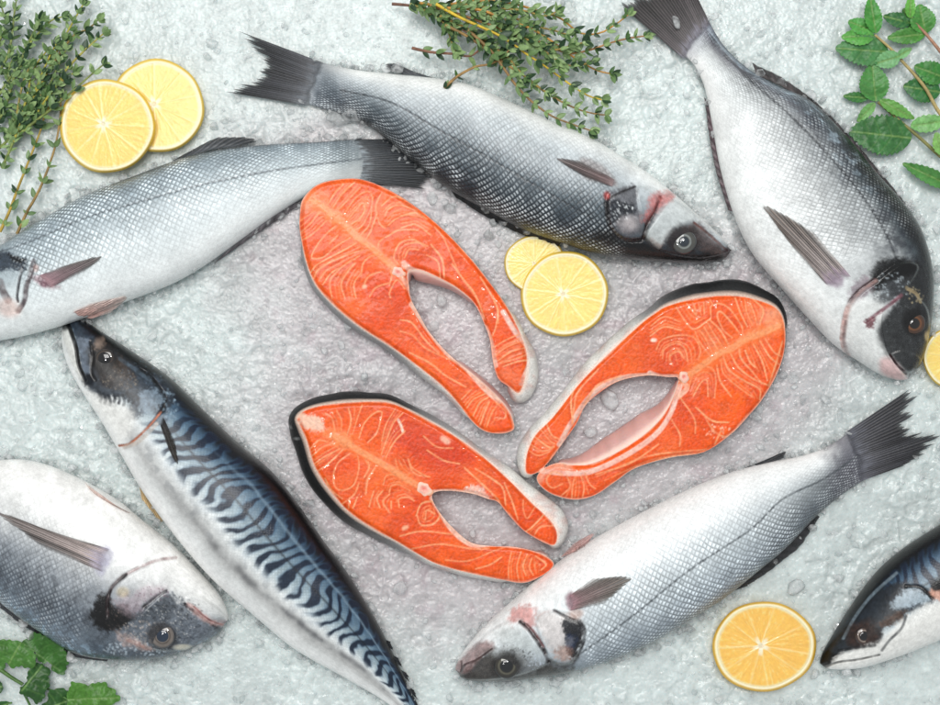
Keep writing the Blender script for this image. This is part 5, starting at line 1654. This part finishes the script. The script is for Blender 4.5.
def thyme(label, pts, z0, z1, dens, colstem, seed, group, leaf=6.2, bare=0.0, tipn=5):
    r = np.random.default_rng(seed)
    P = arc_resample(spline(pts, 60), 40)
    L = np.hypot(*np.diff(P, axis=0).T).sum()
    Z = np.linspace(z0, z1, 40) + 1.2 * np.sin(np.linspace(0, 5, 40) + seed)
    root = thing('thyme_sprig', label, 'thyme', W(P[0, 0], P[0, 1], 0), group)
    rad = np.linspace(1.6, .75, 40)
    V, Q = tube(np.c_[P, Z], rad)
    c = np.broadcast_to(C(*colstem), (len(V), 3)) * (0.7 + .6 * r.random((40, 1)).repeat(7, 0))
    mesh_obj('stem', V, Q, col=c, mat=M_STEM, parent=root)
    LV, LF, LC_ = [], [], []
    cnt = 0

    def leaf_at(x, y, z, ang, ln, wd, el, roll):
        nonlocal cnt
        k = 7
        s = np.linspace(0, 1, k)
        prof = np.sin(math.pi * np.clip(s, 0, 1) ** .8) ** .75 * wd
        prof[0] = .25
        prof[-1] = 0.05
        d = np.array([math.cos(ang), math.sin(ang)])
        nrm = np.array([-d[1], d[0]])
        bend = r.uniform(-.25, .25)
        verts = []
        for j in (-1, 0, 1):
            lx = s * ln
            off = j * prof * math.cos(roll) + bend * s * s * ln
            X = x + d[0] * lx + nrm[0] * off
            Y = y + d[1] * lx + nrm[1] * off
            Zl = z + lx * el + abs(j) * prof * .38 + j * prof * math.sin(roll) - .12 * ln * s * s
            verts.append(W(X, Y, np.maximum(Zl, 1.5)))
        V = np.vstack(verts)
        q = np.vstack([grid_quads(3, k)])
        LV.append(V)
        LF.append(q + cnt)
        cnt += len(V)
        g = r.random()
        base = C(68, 102, 54) * (1 - g) + C(148, 174, 118) * g if r.random() < .78 else C(42, 68, 44)
        cc = np.broadcast_to(base, (len(V), 3)).copy()
        cc[k:2 * k] *= 1.25
        LC_.append(cc)
    step = 10.0 / dens
    leaf = leaf * 1.72
    t = bare * L
    d_cum = np.linspace(0, L, 40)
    while t < L:
        x, y = np.interp(t, d_cum, P[:, 0]), np.interp(t, d_cum, P[:, 1])
        z = np.interp(t, d_cum, Z)
        i = int(min(38, t / L * 39))
        ta = math.atan2(P[i + 1, 1] - P[i, 1], P[i + 1, 0] - P[i, 0])
        frac = t / L
        sz = leaf * (1.0 if frac < .85 else .85) * r.uniform(.75, 1.15)
        for side in (-1, 1):
            if r.random() < .92:
                leaf_at(x, y, z, ta + side * r.uniform(.3, 1.15), sz * 1.1, sz * r.uniform(.22, .32), r.uniform(-.25, .6), r.uniform(-1.0, 1.0))
            for _ in range(1 if r.random() < .75 * dens else 0):
                leaf_at(x + r.uniform(-1, 1), y + r.uniform(-1, 1), z + .5, ta + side * r.uniform(.0, 1.2), sz * r.uniform(.5, .85), sz * .22, r.uniform(.0, .8), r.uniform(-1, 1))
        if r.random() < .4:
            leaf_at(x, y, z + 1, ta + r.uniform(-.6, .6), sz * .8, sz * .25, r.uniform(.5, .9), r.uniform(-.6, .6))
        t += step * r.uniform(.75, 1.3)
    x, y, z = P[-1, 0], P[-1, 1], Z[-1]
    ta = math.atan2(P[-1, 1] - P[-3, 1], P[-1, 0] - P[-3, 0])
    for k in range(tipn):
        leaf_at(x, y, z + .6, ta + r.uniform(-1.1, 1.1), leaf * r.uniform(.7, 1.0), leaf * .26, r.uniform(.1, .7), r.uniform(-.6, .6))
    mesh_obj('leaves', np.vstack(LV), np.vstack(LF), col=np.vstack(LC_), mat=M_LEAF, parent=root)
    return root


GA = 'thyme sprigs in the bunch touching the lemon slices'
YS, GS, WS = (166, 160, 62), (120, 134, 70), (128, 92, 66)
thyme('thyme sprig with a thin bare brown stem reaching down onto the silver bass', [(17, 234), (27, 212), (34, 200), (42, 184), (50, 163), (56, 143), (60, 118), (61, 98)], 16, 9, .55, (150, 124, 72), 301, GA, bare=.05)
thyme('thyme sprig with sparse paired leaves on a yellow stem beside the brown one', [(0, 232), (10, 210), (18, 188), (26, 168), (33, 150), (40, 132), (44, 118), (50, 104)], 10, 9, .62, (172, 146, 60), 302, GA, bare=.06, leaf=7)
thyme('tall yellow stemmed thyme sprig, topmost tip of its bunch right of centre', [(16, 137), (27, 110), (38, 90), (49, 69), (59, 47), (68, 31), (77, 15), (83, 5)], 9, 14, .95, YS, 303, GA, bare=.12)
thyme('short thyme sprig branching off the tall yellow stem', [(52, 66), (62, 50), (75, 35), (88, 29), (98, 20)], 11, 14, 1.05, (140, 120, 60), 304, GA)
thyme('thyme sprig ending in the rightmost upright tuft above the front lemon slice', [(48, 98), (55, 88), (66, 70), (83, 52), (95, 41), (103, 34)], 12, 13, .95, (176, 170, 84), 305, GA)
thyme('thyme sprig running along the rim of the front lemon slice', [(16, 137), (32, 124), (54, 107), (69, 94), (83, 82), (92, 74), (103, 65)], 14, 21, .8, GS, 306, GA, bare=.1)
thyme('thyme sprig fanning upward with a forked tuft of pale leaves', [(2, 118), (10, 92), (18, 66), (25, 52), (34, 38), (44, 28), (52, 20), (62, 17)], 9, 12, .95, (150, 160, 80), 307, GA)
thyme('thyme sprig at the top left corner with its tip cut off above', [(-2, 74), (8, 55), (12, 35), (14, 16), (17, -4)], 10, 13, 1.2, GS, 308, GA)
thyme('thyme sprig with an upright stem of crowded leaves in the middle of its bunch', [(14, 142), (22, 115), (28, 92), (31, 76), (38, 62), (46, 52)], 12, 13, 1.1, YS, 309, GA)
for k, pp in enumerate([[(-6, 152), (6, 142), (14, 128), (26, 116), (36, 106)], [(2, 168), (10, 150), (16, 134), (24, 116), (30, 104)], [(-6, 130), (4, 110), (9, 92), (8, 74), (12, 60)],
                        [(-8, 60), (0, 40), (6, 26), (2, 8)], [(-4, 100), (6, 84), (16, 70), (22, 66)]]):
    thyme('thyme sprig in the dense leafy tangle at the left edge', pp, 10, 12, 1.25, GS, 320 + k, GA)
for k, pp in enumerate([[(20, 130), (30, 108), (38, 84), (48, 60), (56, 44)], [(30, 120), (42, 100), (52, 80), (60, 62), (66, 50)], [(8, 142), (16, 118), (20, 96), (24, 80), (30, 66)],
                        [(38, 112), (50, 94), (62, 80), (76, 72)], [(20, 64), (27, 46), (34, 32), (40, 20)], [(12, 128), (26, 112), (40, 96), (54, 86), (64, 80)]]):
    thyme('thyme sprig crowded into the leafy middle of the bunch that touches the lemon slices', pp, 11, 14, 1.1, [YS, GS, (150, 140, 70)][k % 3], 380 + k, GA)
GB = 'thyme sprigs in the bunch over the top bass'
thyme('thyme sprig with a thick bright yellow stem through the middle of its bunch', [(436, 4), (450, 12), (463, 19), (500, 36), (528, 55), (546, 67), (583, 93), (602, 100)], 34, 24, .75, (206, 176, 54), 340, GB, bare=.3, leaf=7)
thyme('thyme sprig whose low tip rests on the back of the top bass', [(468, 30), (490, 50), (505, 70), (515, 84), (530, 100), (550, 115), (566, 122), (580, 127), (592, 131)], 34, 29, .9, (140, 110, 66), 341, GB)
thyme('thyme sprig ending in a separate leafy tuft just above the lowest tip', [(445, 25), (465, 35), (482, 46), (500, 60), (512, 68), (530, 80), (545, 92), (562, 102), (580, 110), (596, 114), (605, 115)], 33, 20, .85, (150, 120, 70), 342, GB)
thyme('long thyme sprig reaching furthest toward the bream tail fin', [(430, 5), (470, 18), (500, 28), (515, 31), (540, 42), (568, 53), (590, 50), (610, 43), (630, 38), (646, 36)], 30, 14, 1.05, (166, 120, 70), 343, GB)
thyme('thyme sprig with one tip rising to the corner of the bream tail', [(412, 2), (440, 5), (480, 1), (510, 3), (535, 10), (560, 18), (580, 33), (600, 33), (616, 24), (628, 15)], 24, 14, .9, (190, 140, 60), 344, GB)
thyme('thyme sprig ending in the lone tuft right of the bright yellow stem', [(440, 8), (480, 10), (505, 20), (530, 28), (550, 40), (575, 58), (596, 70), (612, 74)], 32, 16, .95, (190, 140, 66), 345, GB)
thyme('short thyme sprig with a bare woody end pointing at the bead of ice', [(412, 48), (430, 52), (455, 54), (470, 56), (484, 48), (500, 50)], 14, 22, .6, (132, 92, 72), 346, GB, bare=.12)
thyme('small curled thyme sprig whose woody end lies on the bass anal fin', [(444, 88), (458, 76), (475, 67), (490, 64), (502, 58), (509, 50)], 33, 30, .55, (150, 118, 70), 347, GB, leaf=5)
thyme('thyme sprig with a cut brown stem end, leftmost of its bunch', [(392, 4), (405, 5), (420, 7), (436, 12), (452, 24), (470, 34)], 12, 26, 1.0, (112, 80, 66), 348, GB, bare=.2, leaf=5.5)
for k, pp in enumerate([[(430, 0), (445, 14), (448, 30), (452, 42), (456, 52)], [(490, 8), (515, 18), (535, 26), (552, 30), (566, 34)], [(490, 25), (520, 36), (540, 48), (560, 62), (575, 66), (592, 62)],
                        [(480, 40), (505, 55), (520, 72), (534, 84), (546, 92)], [(470, 12), (500, 20), (525, 38), (545, 52), (560, 66)], [(440, 16), (470, 30), (495, 48), (510, 62), (520, 80)], [(410, 4), (424, 10), (440, 20), (452, 30)],
                        [(500, 30), (530, 44), (552, 50), (570, 46), (585, 42)], [(460, 4), (490, 8), (520, 10), (545, 16), (556, 12)]]):
    thyme('thyme sprig buried in the thick of the bunch over the top bass', pp, 24, 26, 1.2, (150, 128, 62), 360 + k, GB)


def leaf_mesh(outline, zb, zt, veins_from, tip, base_col, seed, parent, name='leaf', curl=2.0, side_veins=5, vein_col=(118, 156, 84), fold=1.2, scallop=0.0):
    out = spline(outline, len(outline) * 4, True)
    if scallop:
        out = arc_resample(np.vstack([out, out[:1]]), 260)[:-1]
        tg = np.roll(out, -2, 0) - np.roll(out, 2, 0)
        tg /= np.linalg.norm(tg, axis=1, keepdims=True) + 1e-9
        per = np.linspace(0, 1, len(out), endpoint=False)
        ln_ = np.hypot(*np.diff(np.vstack([out, out[:1]]), axis=0).T).sum()
        k_ = int(ln_ / 8.5)
        sc_ = np.abs(np.sin(math.pi * k_ * per + .9 * np.sin(5 * per * 6.283 + seed))) ** .6 - .6
        sc_ = sc_ * (.7 + .6 * np.random.default_rng(seed).random(len(out) // 20 + 2).repeat(20)[:len(out)])
        sg_ = 1 if np.sum(out[:, 0] * np.roll(out[:, 1], -1) - np.roll(out[:, 0], -1) * out[:, 1]) > 0 else -1
        out = out + sg_ * scallop * sc_[:, None] * np.stack([tg[:, 1], -tg[:, 0]], -1)
    X, Y, d, Q = grid_fill(out, 0.9)
    bx, by = veins_from
    tx, ty = tip
    L = math.hypot(tx - bx, ty - by)
    ux, uy = (tx - bx) / L, (ty - by) / L
    s = ((X - bx) * ux + (Y - by) * uy) / L
    n = -(X - bx) * uy + (Y - by) * ux
    col = C(*base_col)[None] * (1.15 + 1.0 * fbm(X, Y, 7, 3, seed))[:, None]
    P = Painter(X, Y, col)
    vc = C(*vein_col)
    P.line([(bx, by), (tx, ty)], 1.0, vc, .75, .8, -.5, smooth=False)
    wmax = np.abs(n).max()
    for k in range(side_veins):
        f = .12 + .72 * k / max(1, side_veins - 1)
        for sg in (-1, 1):
            x0, y0 = bx + ux * L * f, by + uy * L * f
            x1 = x0 + ux * L * .20 - sg * uy * wmax * .95
            y1 = y0 + uy * L * .20 + sg * ux * wmax * .95
            xm, ym = (x0 + x1) / 2 + ux * -L * .02, (y0 + y1) / 2 - uy * L * .02
            P.line([(x0, y0), (xm, ym), (x1, y1)], .4, vc, .22, .9, -.4)
    Z = zb + (zt - zb) * np.clip(s, -.2, 1.2) + curl * np.sin(np.clip(s, 0, 1) * 3.1) + fold * np.abs(n) / (wmax + 1e-6) * 2 + 1.4 * (fbm(X, Y, 12, 2, seed + 2) - .5) + 2.2 * (fbm(X, Y, 6, 2, seed + 3) - .5) + P.h * 1.3
    if scallop:
        Z = Z + 7 * (fbm(X, Y, 15, 2, seed + 5) - .4) + 3 * (fbm(X, Y, 6, 2, seed + 6) - .5)
    Z = np.maximum(Z, 3.0)
    top = W(X, Y, Z)
    bot = top.copy()
    bot[:, 2] -= .7 * S
    N = len(top)
    return mesh_obj(name, np.vstack([top, bot]), np.vstack([Q, Q[:, ::-1] + N]), col=np.vstack([col, col * .9 + C(90, 120, 80) * .1]), mat=M_LEAF, parent=parent)


def mint_leaf(parent, base, tip, width, zb, zt, colr, seed, teeth=11, asym=1.0, curl=2.5, fold=1.2):
    bx, by = base
    tx, ty = tip
    L = math.hypot(tx - bx, ty - by)
    ux, uy = (tx - bx) / L, (ty - by) / L
    pts = []
    for side in (1, -1):
        s = np.linspace(0.0, 1.0, teeth * 2 + 1)
        if side == -1:
            s = s[::-1][1:-1]
        for j, q in enumerate(s):
            w = width * .58 * (math.sin(math.pi * q ** .8) ** .7 if 0 < q < 1 else 0.02) * (asym if side > 0 else 2 - asym)
            w *= 1.0 + (.075 if int(round(q * teeth * 2)) % 2 else -.075)
            q2 = q - (.012 if int(round(q * teeth * 2)) % 2 == 0 else 0)
            pts.append((bx + ux * L * q2 - uy * w * side, by + uy * L * q2 + ux * w * side))
    return leaf_mesh(pts, zb, zt, base, tip, colr, seed, parent, curl=curl, fold=fold)


def stem_part(parent, pts, z0, z1, r0, r1, c, name='stem'):
    P = arc_resample(spline(pts, 40), 24)
    V, Q = tube(np.c_[P, np.linspace(z0, z1, 24)], np.linspace(r0, r1, 24), 9)
    cc = np.broadcast_to(C(*c), (len(V), 3)) * (.8 + .4 * rng.random((24, 1)).repeat(9, 0))
    return mesh_obj(name, V, Q, col=cc, mat=M_STEM, parent=parent)


MG, ML, MD = (60, 126, 54), (104, 160, 90), (44, 96, 46)
GM = 'mint sprigs in the top right corner'
t = thing('mint_sprig', 'mint sprig with the broad dark leaf almost touching the bream back', 'mint', W(945, 158, 0), GM)
stem_part(t, [(950, 163), (940, 156), (920, 138), (900, 121), (878, 102)], 9, 9, 1.9, 1.3, (132, 130, 78))
mint_leaf(t, (876, 101), (872, 63), 25, 9, 13, (62, 116, 56), 401)
mint_leaf(t, (868, 98), (843, 96), 9, 8, 5, MD, 402, 6)
mint_leaf(t, (875, 103), (857, 122), 9, 8, 6, (98, 146, 84), 403, 6)
mint_leaf(t, (880, 100), (915, 119), 11, 10, 8, (88, 138, 66), 404, 8)
mint_leaf(t, (911, 138), (848, 131), 34, 8, 9, (44, 90, 44), 405, 13)
mint_leaf(t, (911, 126), (950, 120), 15, 10, 12, (104, 152, 90), 406, 7)
mint_leaf(t, (943, 155), (936, 132), 12, 11, 12, (112, 156, 84), 407, 6)
t = thing('mint_sprig', 'tallest mint sprig, with a pale curled leaf folded across its stem', 'mint', W(945, 120, 0), GM)
stem_part(t, [(950, 126), (937, 109), (926, 89), (913, 73), (902, 61), (891, 49), (875, 35)], 13, 14, 2.0, 1.2, (176, 158, 104))
mint_leaf(t, (876, 33), (870, -4), 15, 14, 17, (58, 122, 50), 411)
mint_leaf(t, (870, 30), (848, 21), 14, 13, 10, MG, 412, 8)
mint_leaf(t, (874, 36), (841, 37), 15, 13, 11, (72, 134, 58), 413, 8)
mint_leaf(t, (888, 52), (835, 48), 26, 11, 9, (54, 104, 56), 414, 12)
mint_leaf(t, (900, 56), (874, 64), 15, 16, 13, (98, 146, 98), 415, 8)
mint_leaf(t, (897, 57), (912, 48), 8, 16, 14, (108, 154, 106), 416, 5)
mint_leaf(t, (946, 78), (914, 66), 20, 9, 9, (46, 104, 42), 417, 9)
mint_leaf(t, (940, 92), (903, 86), 22, 8, 8, (38, 90, 44), 418, 10)
t = thing('mint_sprig', 'small mint sprig with a round leaf at the top edge', 'mint', W(942, 54, 0), GM)
stem_part(t, [(950, 64), (940, 51), (926, 34), (912, 19), (909, 8)], 10, 13, 1.9, 1.1, (170, 128, 104))
mint_leaf(t, (925, 34), (887, 38), 14, 10, 8, (58, 112, 44), 421, 9)
mint_leaf(t, (926, 33), (919, 4), 22, 10, 10, (58, 116, 48), 422, 10)
mint_leaf(t, (911, 23), (883, 16), 13, 11, 9, (40, 86, 46), 423, 8)
mint_leaf(t, (910, 18), (911, -5), 9, 13, 15, (86, 148, 60), 424, 6)
mint_leaf(t, (913, 28), (903, 8), 10, 9, 8, (44, 92, 46), 425, 6)
t = thing('mint_leaf', 'single narrow mint leaf lying apart, cut off by the right edge', 'mint leaf', W(950, 188, 0))
mint_leaf(t, (956, 188), (902, 163), 14, 7, 8, (66, 116, 58), 431, 11, fold=2.4)

zp = zoomed(0, 615, 7.23)
GP = 'parsley sprigs in the bottom left corner'
t = thing('parsley_sprig', 'parsley sprig with the broad lobed leaf arching under the pale bream', 'parsley', W(0, 670, 0), GP)
stem_part(t, zp((-80, 330), (0, 392), (80, 450), (165, 502)), 9, 9, 2.2, 1.7, (78, 112, 54))
leaf_mesh(zp((160, 203), (200, 165), (232, 130), (290, 140), (330, 160), (385, 182), (420, 212), (455, 240), (480, 285), (492, 345), (470, 365), (485, 385), (465, 400), (468, 425), (430, 432), (405, 410), (372, 392), (370, 350), (340, 338), (310, 348), (285, 330), (265, 290), (240, 258), (200, 230)), 13, 8, zp((165, 205))[0], zp((430, 400))[0], (46, 88, 32), 441, t, side_veins=4, scallop=2.2, vein_col=(104, 140, 80))
leaf_mesh(zp((-70, 170), (0, 180), (70, 185), (150, 195), (200, 220), (245, 265), (258, 330), (240, 375), (190, 382), (150, 365), (100, 382), (70, 365), (45, 345), (20, 395), (-40, 400)), 11, 8, zp((150, 200))[0], zp((60, 360))[0], (56, 98, 38), 442, t, side_veins=4, scallop=2.2)
leaf_mesh(zp((225, 372), (262, 350), (300, 358), (330, 378), (358, 405), (350, 450), (355, 520), (320, 560), (315, 600), (270, 642), (240, 610), (190, 590), (138, 558), (165, 520), (195, 480), (200, 430)), 10, 7, zp((160, 545))[0], zp((300, 370))[0], (34, 70, 28), 443, t, side_veins=4, scallop=2.2)
stem_part(t, zp((150, 520), (180, 580), (215, 650), (240, 720)), 8, 7, 1.3, 1.1, (66, 104, 48), 'leaf_stalk')
t = thing('parsley_sprig', 'parsley sprig along the bottom edge with one bright scalloped leaf', 'parsley', W(70, 705, 0), GP)
leaf_mesh(zp((490, 560), (510, 520), (520, 485), (580, 498), (640, 508), (690, 495), (760, 492), (785, 520), (830, 548), (835, 575), (872, 600), (840, 632), (790, 655), (800, 700), (700, 760), (560, 740), (490, 660)), 8, 7, zp((490, 610))[0], zp((850, 600))[0], (64, 108, 38), 451, t, side_veins=4, scallop=2.2)
leaf_mesh(zp((350, 560), (380, 540), (430, 532), (480, 548), (500, 600), (490, 680), (420, 760), (320, 740), (300, 660), (345, 610)), 7, 6, zp((490, 620))[0], zp((330, 680))[0], (34, 70, 28), 452, t, side_veins=3, scallop=2.2)
stem_part(t, zp((300, 520), (370, 545), (440, 580), (500, 620)), 8, 8, 1.1, 1.0, (70, 108, 50))
t = thing('parsley_leaf', 'small parsley leaf tip poking in at the bottom left corner', 'parsley leaf', W(0, 703, 0))
leaf_mesh(zp((-80, 640), (-10, 632), (40, 630), (82, 634), (60, 652), (30, 680), (-60, 720)), 7, 6, zp((-60, 680))[0], zp((80, 636))[0], (36, 76, 34), 453, t, side_veins=2, scallop=2.2)
t = thing('parsley_leaf', 'dark sliver of parsley leaf at the left edge under the stem', 'parsley leaf', W(-6, 686, 0))
leaf_mesh(zp((-90, 470), (-20, 470), (5, 490), (18, 530), (0, 560), (-80, 550)), 6, 5, zp((-80, 510))[0], zp((14, 520))[0], (34, 66, 36), 454, t, side_veins=2, scallop=2.2)

# ------------------------------------------------------------------ loose lumps of clear ice


def lump(label, x, y, z, size, seed, flat=1.0, melt=0):
    r = np.random.default_rng(seed)
    v = shard(r, size * S)
    v[:, 2] *= flat
    tris = ICOF
    for _ in range(melt):
        e = {}
        V = list(v)
        T2 = []

        def midp(a, b):
            k = (min(a, b), max(a, b))
            if k not in e:
                mm = (V[a] + V[b]) / 2
                e[k] = len(V)
                V.append(mm * (1 + .16 * (1 - np.linalg.norm(V[a] - V[b]) / (4 * size * S))))
            return e[k]
        for a, b, c in tris:
            ab, bc, ca = midp(a, b), midp(b, c), midp(c, a)
            T2 += [(a, ab, ca), (b, bc, ab), (c, ca, bc), (ab, bc, ca)]
        v, tris = np.array(V), np.array(T2)
    o = mesh_obj('ice_lump', v, tris=tris, mat=M_CLEAR, smooth=melt > 0)
    o.location = tuple(W(x, y, z))
    return tag(o, label, 'ice', 'loose lumps of clear ice')


lump('rounded bead of melting ice on the thin fin of the top bass', 397, 69, 14, 8, 501, .7, 2)
lump('smaller ice bead at the very end of the thin bass fin', 385, 69, 13, 6, 502, .7, 2)
lump('oval bead of ice lying on the bream tail fin', 676, 22, 12, 7, 503, .6, 2)
lump('pointed ice shard standing against the tail root of the top bass', 352, 114, 9, 13, 504)
lump('broad ice lump beside the shard at the tail root of the top bass', 336, 118, 5, 17, 505, .7)
lump('small ice shard below the narrow tail of the top bass', 366, 122, 7, 9, 506)
lump('clear ice block between the tallest steak and the paired lemon slices', 489, 236, 5, 12, 507, .8)
lump('ice lump above the clear block, near the black back of the bass', 493, 221, 4, 9, 508)
lump('ice lump beside the top edge of the tallest steak', 449, 208, 4, 9, 509)
lump('ice lump between the bass tail tip and the tallest steak', 432, 199, 4, 8, 510)
lump('clear lump of ice in the hollow of the black-rimmed steak', 610, 400, 6, 11, 511, .7, 1)
lump('second clear lump low in the hollow of the black-rimmed steak', 592, 432, 5, 9, 512, .7, 1)
lump('rounded ice lump in the hollow of the tallest steak', 441, 300, 5, 9, 513, .7, 1)
lump('tiny round ice lump in the hollow of the steak beside the mackerel', 472, 533, 4, 6, 514, .8, 1)
lump('ice lump lying in the open between the low bass and the right-hand mackerel', 795, 586, 4, 12, 515, .5, 1)
